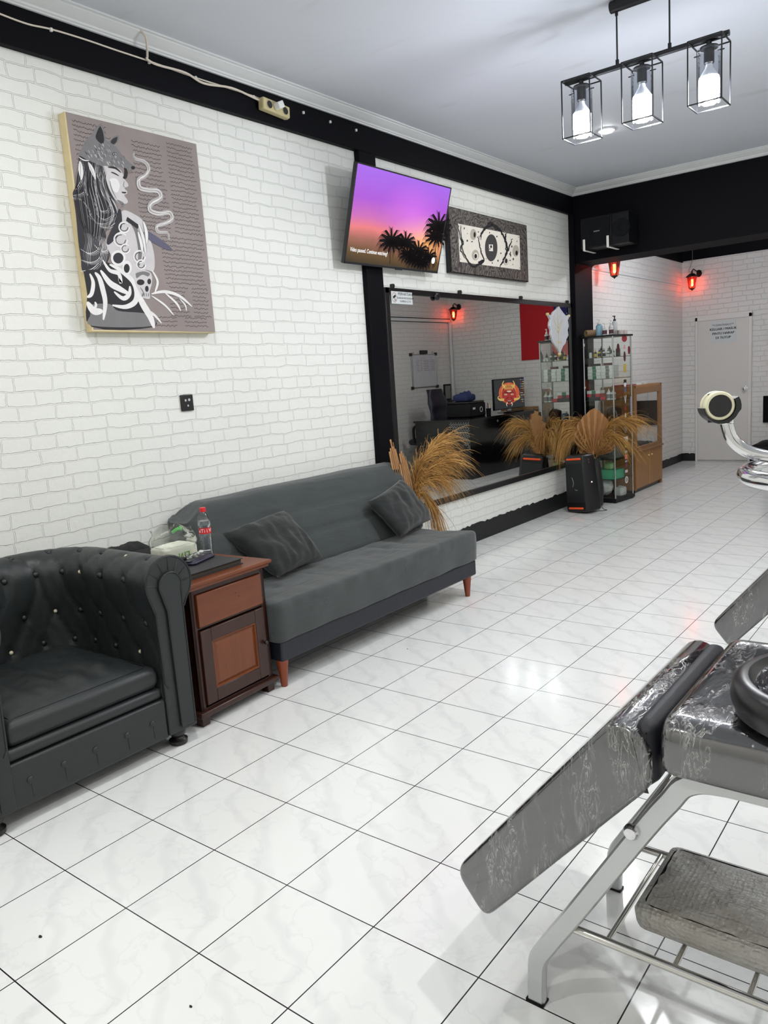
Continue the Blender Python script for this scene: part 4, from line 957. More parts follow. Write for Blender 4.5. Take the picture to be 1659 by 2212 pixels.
def rect(yi, x): return [(x, y0_ + .062 + yi, z0_ + .06 + yi), (x, y1_ - .062 - yi, z0_ + .06 + yi), (x, y1_ - .062 - yi, z1_ - .06 - yi), (x, y0_ + .062 + yi, z1_ - .06 - yi)]
b.rings([rect(0, hx - .01), rect(0, hx + .009), rect(.006, hx + .010), rect(.010, hx + .001), rect(.026, hx + .008), rect(.028, hx + .008)])
ob('raised_panel', b, M_WM, d_, local=True, smooth=False)
ob('door_knob', B().sphere((hx + .026, y1_ - .018, .265), .011).cyl((hx + .01, y1_ - .018, .265), (hx + .022, y1_ - .018, .265), .005), M_DKWOOD, d_, local=True)
L('plinth', B().box(-hx, hx + .022, -hy - .02, hy + .025, .045, .072), M_WD, bevel=.006)
for sx in (-1, 1):
    for sy in (-1, 1): L('foot', B().box(sx * (hx - .02) - .022, sx * (hx - .02) + .022, sy * (hy - .02) - .022, sy * (hy - .02) + .022, 0, .046), M_WD, bevel=.003)
ZT = .664
# things on the cabinet
M_BIND = simple('black_folder', S(34, 34, 36), .55, bump=.3, bscale=200); M_EDGE = simple('folder_pages', S(60, 54, 46), .7)
t = thing('ring_folder', 'flat black document folder lying on the wooden cabinet top', 'folder', (.70, 2.22, ZT), math.radians(4))
ob('folder_cover', B().box(-.115, .115, -.165, .165, .024, .028).box(-.115, .115, -.165, .165, 0, .004).box(-.118, -.112, -.165, .165, 0, .028), M_BIND, t, local=True, bevel=.001)
ob('folder_pages', B().box(-.108, .108, -.158, .158, .005, .0235), M_EDGE, t, local=True)
t = thing('leather_pouch', 'small dark navy pouch lying on the black folder under the keys', 'pouch', (.62, 2.26, ZT + .028), .35)
b = cushion_bm(-.055, .055, -.10, .10, .001, .014, .006, .004, 12); ob('pouch_body', b, simple('pouch_navy', S(40, 38, 62), .35), t, local=True, sharp=1.2)
ob('pouch_flap', B().box(-.056, .03, -.10, .10, .016, .020), simple('pouch_flap', S(26, 26, 38), .3), t, local=True, bevel=.002)
t = thing('key_bunch', 'bunch of silver keys on a ring with a black fob on the navy pouch', 'keys', (.62, 2.25, ZT + .048))
b = B(); b.tube([(.020 * math.cos(a), .020 * math.sin(a) - .03, .012 + .008 * math.sin(a * 2)) for a in [2 * PI * i / 20 for i in range(21)]], .0018, 6); ob('key_ring', b, M_CHROME, t, local=True)
for k in range(5):
    M_ = Matrix.Translation((.003 * k, -.01 + .012 * k, .004 + .004 * k)) @ Matrix.Rotation(-.8 + .45 * k, 4, 'Z') @ Matrix.Rotation(.15 * (k - 2), 4, 'X')
    b = B().lathe([(.012, 0), (.012, .0025)], mat=M_, seg=16).obox(M_ @ Matrix.Translation((.026, 0, .0012)), .018, .0035, .0012)
    for j in range(3): b.obox(M_ @ Matrix.Translation((.03 + .005 * j, -.004, .0012)), .0015, .002, .001)
    ob('key', b, M_CHROME, t, local=True)
ob('car_fob', B().obox(Matrix.Translation((.0, -.075, .006)) @ Matrix.Rotation(.3, 4, 'Z'), .018, .028, .006), M_SPK, t, local=True, bevel=.005)
# water bottle
M_PET = clear('clear_plastic', (.93, .96, .97), .95, .04, .06, bump=.25, bscale=40)
M_RCAP = simple('red_cap', S(206, 28, 36), .35)
t = thing('water_bottle', 'clear plastic water bottle with red cap and red label on the wooden cabinet', 'bottle', (.485, 2.44, ZT))
pr = [(.026, 0), (.031, .004), (.0325, .015), (.030, .03), (.0325, .045), (.030, .06), (.0325, .075), (.030, .09), (.0325, .105), (.0325, .115), (.0305, .118), (.0305, .148), (.0325, .151), (.0335, .165), (.0325, .18), (.028, .200), (.018, .218), (.013, .224), (.013, .232)]
ob('bottle_body', B().lathe(pr, seg=28, cap=True), M_PET, t, local=True)
m, nt, pb = newmat('water'); setb(pb, nt, Base_Color=(.95, .98, 1), Roughness=.0, Transmission_Weight=1.0, IOR=1.33)
ob('water', B().lathe([(r * .93, z + .002) for r, z in pr if z < .19], seg=24), m, t, local=True)
b = B().lathe([(.0312, .1185), (.0312, .148)], seg=32, cap=False); ob('label_wrap', b, simple('label_red', S(205, 36, 44), .4), t, local=True)
b = B()
for ch, an in (('V', .65), ('i', .1), ('i', -.28), ('T', -.65), ('e', -1.1)):
    d = Vector((math.cos(an - .45), math.sin(an - .45), 0)); b.text(ch, .026, frame_mat(Vector((0, 0, .1335)) + d * .0318, Vector((-d.y, d.x, 0)), (0, 0, 1)), .0003)
ob('label_lettering', b, simple('label_white', S(240, 238, 236), .5), t, local=True, smooth=False)
ob('bottle_cap', B().lathe([(.0155, .228), (.0155, .246), (.0145, .249), (.001, .249)], seg=24), M_RCAP, t, local=True)
# plastic bag of tissues
t = thing('tissue_bag', 'clear plastic bag around a white tissue pack with green upside down lettering on the cabinet', 'bag', (.46, 2.26, ZT))
b = cushion_bm(-.065, .065, -.098, .098, .0, .092, .012, .010, 16, wr=.004); ob('tissue_pack', b, simple('tissue_white', S(230, 228, 216), .8, bump=.4, bscale=30), t, local=True, sharp=1.0)
b = B().text('Livi', .052, frame_mat((.0662, .01, .045), (0, -1, 0), (0, 0, -1)), .0005); ob('pack_lettering', b, simple('green_print', S(120, 176, 40), .5), t, local=True, smooth=False)
b = B(); rings = []
for j in range(14):
    q = j / 13; z = .002 + .175 * q; k = 1.06 - .10 * q ** 2 - .45 * max(0, q - .8) ** 1.2
    rings.append([Vector(((.074 * math.copysign(abs(math.cos(a)) ** .55, math.cos(a))) * k, (.104 * math.copysign(abs(math.sin(a)) ** .55, math.sin(a))) * k, z)) * 1.0 + Vector((noise.noise(Vector((a * 1.2, q * 4, 3))), noise.noise(Vector((a * 1.2, q * 4, 9))), noise.noise(Vector((a, q * 3, 5))))) * .022 * q for a in [2 * PI * i / 36 for i in range(36)]])
    if j: rings[-1] = rings[-1]
b.rings(rings, False, False); ob('plastic_film', b, clear('bag_film', (.95, .98, .95), .95, .10, .05, bump=.35, bscale=16), t, local=True, sharp=3, label='crinkled clear plastic film')
b = B(); b.tube(crm([(.03, -.02, .16), (.045, .0, .175), (.03, .03, .165), (.0, .05, .172)]), .008, 6); ob('green_print_patch', b, simple('green_print2', S(90, 170, 90), .6), t, local=True)
# black bag behind the armchair
b = cushion_bm(.02, .15, 2.05, 2.40, .52, .70, .03, .035, 20, wr=.03, seed=3)
o = ob('shoulder_bag', b, simple('bag_black', S(24, 24, 25), .75, bump=.5, bscale=80), sharp=1.0); tag(o, 'black fabric bag wedged against the wall behind armchair and cabinet', 'bag')

# ================================================================== TREATMENT BEDS
def wrapped(name, edge=.05, rough=.13):
    """black vinyl under tight clear film"""
    m, nt, b = newmat(name); co = objco(nt)
    mp = nd(nt, 'ShaderNodeMapping', {'Vector': co, 'Scale': (6.0, 2.0, 1.6), 'Rotation': (0, .5, .3)})
    n = nd(nt, 'ShaderNodeTexNoise', {'Vector': mp.outputs[0], 'Scale': 7.0, 'Detail': 7.0, 'Distortion': 2.5, 'Roughness': .55})
    n2 = nd(nt, 'ShaderNodeTexNoise', {'Vector': mp.outputs[0], 'Scale': 2.6, 'Detail': 3.0, 'Distortion': 1.0})
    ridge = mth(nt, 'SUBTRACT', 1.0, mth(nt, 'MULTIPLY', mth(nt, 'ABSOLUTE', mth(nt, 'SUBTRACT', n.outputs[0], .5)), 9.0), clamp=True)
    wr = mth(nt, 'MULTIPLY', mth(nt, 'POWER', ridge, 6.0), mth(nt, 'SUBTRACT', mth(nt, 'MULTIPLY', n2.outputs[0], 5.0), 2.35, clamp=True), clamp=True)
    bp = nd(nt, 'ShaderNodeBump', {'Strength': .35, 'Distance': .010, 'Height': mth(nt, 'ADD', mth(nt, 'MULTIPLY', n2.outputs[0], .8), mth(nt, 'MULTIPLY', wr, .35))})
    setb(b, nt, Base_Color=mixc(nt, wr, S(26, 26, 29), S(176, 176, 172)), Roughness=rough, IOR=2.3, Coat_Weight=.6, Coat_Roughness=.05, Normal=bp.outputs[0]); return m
M_WRAP = wrapped('film_wrapped_vinyl'); M_VIN = leather('dark_navy_vinyl', S(12, 13, 22), .5)
M_FILM = clear('loose_film', (.97, .97, .97), .95, .12, .12, bump=.6, bscale=60)
M_FRAMEW = simple('bed_frame_silver', S(196, 198, 198), .22, .55, var=.03)
M_CHR2 = simple('rack_chrome', (.62, .61, .58), .10, 1.0, var=.02)
y0b, y1b = 1.385, 1.945
def soft_prism(prof2, y0, y1, r, n=8, bulge=.012):
    cx = sum(p[0] for p in prof2) / len(prof2); cz = sum(p[1] for p in prof2) / len(prof2); rings = []
    for y, i_ in [(y0, r), (y0 + r * .15, r * .45), (y0 + r * .5, r * .13), (y0 + r, 0)] + [(y0 + r + (y1 - y0 - 2 * r) * i / n, 0) for i in range(1, n)] + [(y1 - r, 0), (y1 - r * .5, r * .13), (y1 - r * .15, r * .45), (y1, r)]:
        rg = []
        for x, z in prof2:
            d = Vector((x - cx, z - cz)); L_ = d.length; q = d * max(.2, 1 - i_ / L_ * .8); rg.append((cx + q.x, y, cz + q.y))
        rings.append(rg)
    return B().rings(rings)
def flat_prism(prof2, y0, y1, r=.03):
    """near-vertical side faces, small rounded edge"""
    import math as _m
    def inset(k):
        n = len(prof2); out = []
        for i in range(n):
            p0 = Vector(prof2[i - 1]); p1 = Vector(prof2[i]); p2 = Vector(prof2[(i + 1) % n])
            t = (p2 - p0).normalized(); out.append(tuple(p1 + Vector((-t.y, t.x)) * k * SG))
        return out
    area = sum(prof2[i - 1][0] * prof2[i][1] - prof2[i][0] * prof2[i - 1][1] for i in range(len(prof2)))
    SG = 1 if area > 0 else -1
    rings = []
    for y, k in ((y0, r), (y0 + r * .12, r * .55), (y0 + r * .4, r * .2), (y0 + r, 0), (y1 - r, 0), (y1 - r * .4, r * .2), (y1 - r * .12, r * .55), (y1, r)):
        rings.append([(x, y, z) for x, z in inset(k)])
    return B().rings(rings)
def bed(dx, dy, label, pad=True):
    t = thing('treatment_bed', label, 'treatment bed', (3.5, 1.66, 0))
    # sloping leg section: plastic wrapped
    pf = dens(roundprof([(2.688, .205), (2.608, .305), (3.015, .792), (3.080, .745), (3.083, .655)], [.035, .040, .05, .03, .025]), .02)
    o = ob('leg_cushion', flat_prism(pf, y0b, y1b, .012), M_WRAP, t, sharp=1.0)
    pf = dens(roundprof([(3.03, .70), (3.050, .784), (3.090, .778), (3.092, .66), (3.05, .62)], [.02, .02, .02, .01, .01]), .03)
    ob('cushion_end', flat_prism(pf, y0b + .012, y1b - .012, .03), M_VIN, t, sharp=1.0)
    rp = dens(roundprof([(y0b, .684), (y0b, .802), (y1b, .802), (y1b, .684)], [.030, .050, .050, .030], 7), .04); cy_ = (y0b + y1b) / 2; rings = []
    for x, k in ((3.098, .030), (3.100, .016), (3.106, .006), (3.118, .001)) + tuple((3.13 + .12 * i, 0) for i in range(11)) + ((4.34, .006), (4.35, .02)):
        rings.append([(x, y + (cy_ - y) / .28 * k, z + (.743 - z) / .06 * k * .8) for y, z in rp])
    ob('main_cushion', B().rings(rings), M_WRAP, t, sharp=1.0)
    # frame: bent flat tube legs
    def legpath(y, x0, mir=1):
        return crm([(x0, y, 0.0), (x0 + .002 * mir, y, .06), (x0 + .008 * mir, y, .115), (x0 + .035 * mir, y, .165), (x0 + .12 * mir, y, .30), (x0 + .262 * mir, y, .53), (x0 + .315 * mir, y, .61), (x0 + .35 * mir, y, .655), (x0 + .42 * mir, y, .672), (x0 + .6 * mir, y, .672)], 5)
    for y in (1.44, 1.925):
        for x0, mir in ((2.790, 1), (4.28, -1)):
            pts = legpath(y, x0, mir); rings = []
            for i, p in enumerate(pts):
                d = (pts[min(i + 1, len(pts) - 1)] - pts[max(i - 1, 0)]).normalized(); side = Vector((0, 1, 0)); up = d.cross(side).normalized()
                if i == 0: up = Vector((1, 0, 0))
                up = -up if i else up
                hw, hd = .0215, .0125; rings.append([p + up * a * hw + side * c * hd for a, c in ((-1, -.55), (-.8, -1), (.8, -1), (1, -.55), (1, .55), (.8, 1), (-.8, 1), (-1, .55))])
            ob('leg', B().rings(rings), M_FRAMEW, t, sharp=.9)
            ob('leg_cap', B().box(x0 - .023, x0 + .023, y - .014, y + .014, 0, .006), M_SPK, t)
    for x, z in ((3.03, .525),):
        b = B().lathe([(.001, 0), (.017, 0), (.017, .006), (.012, .014), (.001, .016)], mat=frame_mat((x, 1.4275, z), (1, 0, 0), (0, 0, 1)), seg=16); ob('hinge_bolt', b, M_CHROME, t)
    ob('side_rail', B().box(3.14, 3.95, 1.430, 1.452, .655, .685).box(3.14, 3.95, 1.913, 1.935, .655, .685), M_FRAMEW, t)
    ob('hinge_bar', B().cyl((3.03, 1.43, .525), (3.03, 1.93, .525), .009), M_CHR2, t)
    zr = .222
    for y in (1.452, 1.825): ob('rack_rail', B().tube([(2.855, y, zr), (4.2, y, zr)], .0095, 14), M_CHR2, t)
    for k in range(9): ob('rack_bar', B().tube([(2.960 + .145 * k, 1.452, zr), (2.960 + .145 * k, 1.825, zr)], .0062, 10), M_CHR2, t)
    ob('rack_end', B().tube([(2.86, 1.44, zr), (2.86, 1.925, zr)], .006, 8), M_CHR2, t) if False else None
    ob('rack_brace', B().tube([(2.855, 1.825, zr), (2.862, 1.925, .225)], .006, 8), M_CHR2, t)
    # loose film tucked over the seam
    t.location.x += dx; t.location.y += dy
    return t
bed(0, 0, 'nearest black treatment bed wrapped in clear film on bent silver legs at lower right')
bed(.030, 2.085, 'second black treatment bed wrapped in clear film behind the nearest bed at the right edge')
# bubble wrapped pad on the rack
def bubble():
    m, nt, b = newmat('bubble_wrap'); co = objco(nt)
    vo = nd(nt, 'ShaderNodeTexVoronoi', {'Vector': co, 'Scale': 95.0, 'Randomness': .25}); n = nd(nt, 'ShaderNodeTexNoise', {'Vector': co, 'Scale': 6.0, 'Detail': 5.0, 'Distortion': 1.0})
    n3 = nd(nt, 'ShaderNodeTexNoise', {'Vector': co, 'Scale': 28.0, 'Detail': 6.0, 'Distortion': 2.0})
    bp = nd(nt, 'ShaderNodeBump', {'Strength': .9, 'Distance': .004, 'Height': mth(nt, 'ADD', vo.outputs['Distance'], mth(nt, 'MULTIPLY', n3.outputs[0], 2.0))})
    c = mixc(nt, n.outputs[0], S(128, 118, 104), S(186, 188, 186)); c = mixc(nt, mth(nt, 'MULTIPLY', mth(nt, 'SUBTRACT', n3.outputs[0], .58, clamp=True), 5.0, clamp=True), c, S(168, 166, 160))
    setb(b, nt, Base_Color=c, Roughness=.22, IOR=1.7, Normal=bp.outputs[0]); return m
b = cushion_bm(2.995, 3.72, 1.515, 1.792, .229, .286, .016, .008, 60, wr=.008, seed=8)
for v_ in b.bm.verts:
    nn = noise.noise(v_.co * 34); v_.co += Vector((nn, noise.noise(v_.co * 31 + Vector((4, 0, 0))), 0)) * .004
o = ob('wrapped_pad', b, bubble(), sharp=.9); tag(o, 'grey pad in bubble wrap lying on the chrome rack under the nearest treatment bed', 'pad')
# upturned rolling stool on the bed
t = thing('rolling_stool', 'rolling stool turned upside down on the nearest treatment bed, caster in the air', 'stool', (3.392, 1.536, .80))
cx, cy = 3.392, 1.536; zt = .806; rs = .196
b = B().lathe([(.001, zt), (.150, zt), (rs - .006, zt + .012), (rs, zt + .035), (rs - .004, zt + .062), (rs - .020, zt + .074), (rs - .032, zt + .074), (rs - .040, zt + .060), (rs - .05, zt + .056), (.001, zt + .056)], (cx, cy, 0), 48)
ob('seat', b, simple('stool_black_vinyl', S(26, 26, 28), .30), t, sharp=1.0)
b = B(); rings = []
for r, z in ((.150, .058), (.135, .064), (.11, .067), (.08, .070), (.045, .066)):
    rings.append([(cx + r * math.cos(2 * PI * i / 72) * (1 + .04 * noise.noise(Vector((i * .9, r * 30, 1)))), cy + r * math.sin(2 * PI * i / 72), zt + z + .016 * noise.noise(Vector((i * .55, r * 40, 7))) + .006 * ((i % 2) - .5)) for i in range(72)])
b.rings(rings, False, False); ob('plastic_cover', b, simple('crinkled_black_plastic', S(40, 40, 46), .12, bump=.8, bscale=60, bdist=.006), t, sharp=.2)
ob('gas_column', B().cyl((cx, cy, zt + .05), (cx, cy, zt + .20), .025).cyl((cx, cy, zt + .20), (cx, cy, 1.27), .014).lathe([(.04, 1.225), (.045, 1.232), (.045, 1.262), (.04, 1.268)], (cx, cy, 0), 28), M_CHROME, t)
zl = 1.290
ob('foot_ring', B().tube([(cx + .172 * math.cos(a), cy + .172 * math.sin(a), 1.262) for a in [2 * PI * i / 48 for i in range(49)]], .015, 14, False), M_CHROME, t, sharp=2)
a0 = math.atan2(1.50 - cy, 3.190 - cx)
for k in range(5):
    a = a0 + 2 * PI * k / 5; d = Vector((math.cos(a), math.sin(a), 0)); c0 = Vector((cx, cy, 0))
    R_ = .205
    pts = crm([c0 + d * .03 + Vector((0, 0, zl - .004)), c0 + d * .07 + Vector((0, 0, zl - .002)), c0 + d * .125 + Vector((0, 0, zl)), c0 + d * .169 + Vector((0, 0, zl + .012)), c0 + d * .195 + Vector((0, 0, zl + .035)), c0 + d * R_ + Vector((0, 0, zl + .067))], 7)
    lg_ = ob('base_leg', B().tube(pts, .0115, 16), M_CHROME, t, sharp=1.2)
    tip = c0 + d * R_ + Vector((0, 0, zl + .067))
    ob('leg_collar', B().lathe([(.0125, -.004), (.0135, -.002), (.0125, 0), (.0135, .002), (.0125, .004)], tuple(tip), 20), M_CHROME, lg_)
    # caster wheels face the camera on the visible leg
    fa = math.atan2(CAM.y - tip.y, CAM.x - tip.x) + (.30 if k == 0 else .8 * k)
    ax = Vector((math.cos(fa), math.sin(fa), 0)); sd = Vector((-math.sin(fa), math.cos(fa), 0)); wc = tip - sd * .016 + Vector((0, 0, .030))
    cast = ob('caster', B().tube([tip, tip + Vector((0, 0, .012))], .006, 10), M_CHROME, t)
    for sg in (-1, 1):
        mW = frame_mat(wc + ax * (.0105 * sg), (sd * sg), (0, 0, 1))
        ob('caster_wheel', B().lathe([(.0215, -.007), (.0262, -.005), (.0265, .0), (.0262, .005), (.0245, .0075), (.0205, .0085), (.0195, .0065)], mat=mW, seg=40), simple('caster_cream', S(224, 220, 190), .35), cast, sharp=.5)
        ob('wheel_cover', B().lathe([(.0200, .0062), (.0195, .0085), (.001, .0092)], mat=mW, seg=32), simple('caster_black', S(30, 30, 32), .5), cast)
    hood = []
    for i in range(15):
        a_ = -.15 - 2.75 * i / 14 if True else 0
        hood.append(a_)
    b = B(); rings = []
    for w_ in (-.021, .021): pass
    mH = frame_mat(wc, sd, (0, 0, 1))
    for i in range(17):
        a_ = PI + .1 + (PI + .35) * i / 16; rO = .0300 + .004 * max(0, math.cos(a_ + .6))
        if i > 12: rO += .003
        rings.append([mH @ Vector((r * math.cos(a_), r * math.sin(a_), w_)) for r, w_ in ((.0272, -.0195), (rO, -.0195), (rO, .0195), (.0272, .0195))])
    b.rings(rings); b.obox(mH @ Matrix.Translation((.0, -.004, 0)), .016, .026, .0025)
    ob('caster_hood', b, simple('caster_black', S(30, 30, 32), .5), cast, sharp=.6)

# ================================================================== GLASS SHOWCASE
M_SG = clear('showcase_glass', (.93, .96, .94), .8, .02, .05)
M_ALU = simple('aluminium_post', S(176, 180, 180), .28, .85)
vx0, vx1, vy0, vy1 = .10, .455, 8.04, 8.46
rz = math.atan2(-.055, .425) * -1
sh = thing('glass_showcase', 'tall narrow glass showcase with aluminium corner posts full of tattoo supplies', 'display case', (.283, 8.265, 0), math.radians(-7))
SHM = Matrix.Translation((.283, 8.265, 0)) @ Matrix.Rotation(math.radians(-7), 4, 'Z')
SX, SY, SHH = .178, .205, 1.80
def SL(name, b, m, parent=None, **kw): return ob(name, b, m, parent or sh, local=True, **kw)
SL('base', B().box(-SX - .012, SX + .012, -SY - .012, SY + .012, .012, .05).box(-SX, -SX + .04, -SY, -SY + .04, 0, .014).box(SX - .04, SX, -SY, -SY + .04, 0, .014).box(SX - .04, SX, SY - .04, SY, 0, .014).box(-SX, -SX + .04, SY - .04, SY, 0, .014), M_LAMPBLK, bevel=.003)
SL('top_panel', B().box(-SX - .012, SX + .012, -SY - .012, SY + .012, SHH - .018, SHH), M_LAMPBLK, bevel=.002)
for sx in (-1, 1):
    for sy in (-1, 1): SL('corner_post', B().cyl((sx * (SX - .006), sy * (SY - .006), .05), (sx * (SX - .006), sy * (SY - .006), SHH - .018), .0085, seg=12), M_ALU)
for nm, q in (('front_glass', (-SX + .012, SX - .012, -SY + .003, -SY + .007)), ('rear_glass', (-SX + .012, SX - .012, SY - .007, SY - .003)), ('side_glass', (SX - .007, SX - .003, -SY + .012, SY - .012)), ('side_glass', (-SX + .003, -SX + .007, -SY + .012, SY - .012))):
    b = B(); x0_, x1_, ya, yb = q
    if x1_ - x0_ > .1: ym = (ya + yb) / 2; b.poly([(x0_, ym, .05), (x1_, ym, .05), (x1_, ym, SHH - .018), (x0_, ym, SHH - .018)])
    else: xm = (x0_ + x1_) / 2; b.poly([(xm, ya, .05), (xm, yb, .05), (xm, yb, SHH - .018), (xm, ya, SHH - .018)])
    SL(nm, b, M_SG)
SHELF = (1.572, 1.345, 1.118, .86, .47, .255)
for z in SHELF:
    SL('shelf', B().use(M_SG).box(-SX + .012, SX - .012, -SY + .012, SY - .012, z - .005, z).use(simple('glass_edge_green', S(52, 70, 64), .2)).box(-SX + .010, SX - .010, -SY + .009, -SY + .012, z - .005, z).box(SX - .012, SX - .0095, -SY + .01, SY - .01, z - .005, z), None, smooth=False)
# stickers down the right side glass
STK = [((150, 45, 55), .115, .075, 1.755, 'o'), ((84, 34, 40), .06, .10, 1.655, 'o'), ((206, 150, 150), .04, .05, 1.665, 'o'), ((120, 30, 36), .05, .09, 1.63, 'o'), ((84, 40, 44), .05, .11, 1.565, 'o'), ((196, 168, 70), .055, .09, 1.44, 'r'), ((30, 30, 34), .06, .04, 1.30, 'r'), ((225, 228, 232), .05, .05, 1.265, 'o'), ((90, 96, 120), .05, .05, 1.21, 'r'), ((228, 226, 220), .05, .09, 1.105, 'v'), ((130, 36, 40), .04, .045, 1.01, 'r'), ((215, 212, 214), .025, .08, .92, 'o'), ((112, 104, 96), .06, .10, .79, 'o'), ((236, 236, 234), .09, .055, .675, 'r'), ((200, 200, 60), .06, .035, .60, 'r'), ((150, 190, 205), .05, .025, .535, 'r'), ((206, 110, 104), .06, .05, .48, 'r'), ((150, 175, 185), .05, .02, .43, 'r'), ((130, 60, 72), .05, .05, .385, 'o'), ((205, 205, 205), .06, .03, .32, 'r'), ((235, 236, 236), .07, .08, .225, 'ring')]
for i, (c, w_, h_, z, k) in enumerate(STK):
    b = B(); yc = (.05 if i not in (1, 3) else (-.09 if i == 1 else .15)); x_ = SX - .0022
    if k == 'r': b.box(x_ - .0005, x_ + .0005, yc - w_ / 2, yc + w_ / 2, z - h_ / 2, z + h_ / 2)
    elif k == 'v': b.prism([(yc - w_ / 2, z + h_ / 2), (yc, z - h_ / 2), (yc + w_ / 2, z + h_ / 2), (yc + w_ / 4, z + h_ / 2), (yc, z - h_ / 4), (yc - w_ / 4, z + h_ / 3)], 'x', x_ - .0005, x_ + .0005)
    elif k == 'ring':
        b.rings([[(x_ + q, yc + r * math.cos(a), z + r * 1.1 * math.sin(a)) for a in [2 * PI * j / 24 for j in range(24)]] for r, q in ((.024, 0), (.035, 0), (.035, .001), (.024, .001), (.024, 0))], False, False); b.box(x_, x_ + .0005, yc - .006, yc + .004, z - .018, z + .018)
    else: b.prism([(yc + w_ / 2 * math.cos(a), z + h_ / 2 * math.sin(a)) for a in [2 * PI * j / 16 for j in range(16)]], 'x', x_ - .0005, x_ + .0005)
    SL('sticker', b, simple('sticker_%d' % i, S(*c), .45), smooth=False)
SL('door_sticker', B().box(SX - .002, SX + .0, .165, .19, .93, 1.13), simple('sticker_long', S(150, 156, 186), .5))
SL('glass_hinge', B().box(-SX + .008, -SX + .02, -SY - .004, -SY + .01, 1.70, 1.73).box(-SX + .008, -SX + .02, -SY - .004, -SY + .01, 1.25, 1.27), simple('clip_white', S(230, 230, 230), .4))
# contents: free things placed in the showcase frame
def place(o, x, y, z, r=0.0):
    o.location = SHM @ Vector((x, y, z)); o.rotation_euler = (0, 0, math.radians(-7) + r); return o
def mk_bottle(name, label, cat, body, cap, band=None, r=.016, h=.055, nozzle=True, group=None, pump=False):
    t = thing(name, label, cat, (0, 0, 0), 0, group)
    ob('bottle_body', B().lathe([(r * .95, 0), (r, .003), (r, h * .82), (r * .8, h * .92), (r * .42, h)], seg=18), body, t, local=True)
    if band: ob('label_wrap', B().lathe([(r * 1.02, h * .16), (r * 1.02, h * .70)], seg=18, cap=False), band, t, local=True)
    if pump:
        b = B().lathe([(r * .45, h), (r * .5, h + .002), (r * .5, h + .018), (r * .2, h + .02), (r * .18, h + .04), (r * .36, h + .043), (r * .30, h + .055)], seg=14).obox(Matrix.Translation((0, -r * .5, h + .050)), .005, r * .7, .004)
        ob('pump_head', b, cap, t, local=True)
    elif nozzle: ob('nozzle_cap', B().lathe([(r * .5, h * .98), (r * .52, h + .008), (r * .25, h + .012), (r * .06, h + .036)], seg=14), cap, t, local=True)
    else: ob('cap', B().lathe([(r * .62, h * .98), (r * .62, h + .014)], seg=16), cap, t, local=True)
    return t
WHT = simple('white_plastic', S(226, 228, 224), .4); BLKP = simple('black_plastic', S(28, 28, 30), .4); YLP = simple('yellow_label', S(212, 186, 70), .5); GRN = simple('green_band', S(40, 120, 92), .5); REDB = simple('red_box', S(196, 44, 56), .5); GRYP = simple('grey_plastic', S(120, 122, 118), .4)
inks = [(WHT, BLKP, None, 'white with a black nozzle'), (BLKP, YLP, YLP, 'black with yellow label'), (YLP, BLKP, BLKP, 'yellow with a black label'), (WHT, BLKP, BLKP, 'white with a black label band'), (WHT, GRYP, GRYP, 'white with a grey band'), (BLKP, BLKP, WHT, 'black with a white label')]
for i, (bd, cp, bn, ds) in enumerate(inks):
    place(mk_bottle('ink_bottle', 'ink bottle, %s, %s on top showcase shelf' % (ds, ORD[i]), 'bottle', bd, cp, bn, .0165, .062, group='ink bottles on the top shelf of the showcase'), -.135 + .052 * i, -.12 + .012 * (i % 2), SHELF[0])
for i in range(3): place(mk_bottle('dark_nozzle_bottle', 'tall dark bottle with pointed nozzle, %s at back of showcase top shelf' % ('left', 'middle', 'right')[i], 'bottle', GRYP, BLKP, None, .024, .088, group='dark nozzle bottles at the back of the top shelf'), -.10 + .10 * i, .05, SHELF[0])
for i in range(2): 
    t = thing('cream_jar', 'tiny white jar with lid, %s of two at right of showcase top shelf' % ('left', 'right')[i], 'jar', group='small white jars on the top shelf'); ob('jar_body', B().lathe([(.014, 0), (.015, .002), (.015, .016)], seg=16), WHT, t, local=True); ob('lid', B().lathe([(.0165, .016), (.0165, .024), (.015, .026), (.001, .026)], seg=16), WHT, t, local=True)
    place(t, .125 + .035 * (i - .5) - .01, -.165, SHELF[0])
def mk_box(name, label, w_, d_, h_, body, band=None, group=None):
    t = thing(name, label, 'box', (0, 0, 0), 0, group); ob('carton', B().box(-w_ / 2, w_ / 2, -d_ / 2, d_ / 2, 0, h_), body, t, local=True, bevel=.0015)
    if band: ob('printed_band', B().box(-w_ * .13, w_ * .16, -d_ / 2 - .0008, -d_ / 2, .001, h_ - .001), band, t, local=True)
    return t
for c in range(2):
    for k in range(4):
        place(mk_box('needle_box', 'white carton %s, %s of the %s stack on second shelf' % (('with green band', 'with grey print')[c], ('lowest', 'second from bottom', 'third from bottom', 'topmost')[k], ('left', 'right')[c]), .155 - .01 * c, .12, .033, WHT, (GRN, GRYP)[c], 'white needle cartons on the second shelf'), -.075 + .155 * c, -.10, SHELF[1] + .0345 * k, (.03, -.02, .04, -.03)[k])
place(mk_box('dark_carton', 'small black carton lying on top of the left white carton stack', .08, .08, .025, BLKP), -.10, -.08, SHELF[1] + .1385)
place(mk_box('brown_carton', 'small reddish brown carton lying on top of the right white carton stack', .07, .08, .025, simple('brown_box', S(104, 62, 58), .6)), .05, -.08, SHELF[1] + .1385)
place(mk_box('red_carton', 'long red carton under a white one on third showcase shelf, left', .155, .10, .034, REDB, BLKP), -.085, -.12, SHELF[2] + .035, 0)
place(mk_box('black_carton', 'long black carton at the bottom of the left pile on third showcase shelf', .155, .10, .034, BLKP), -.085, -.12, SHELF[2], 0)
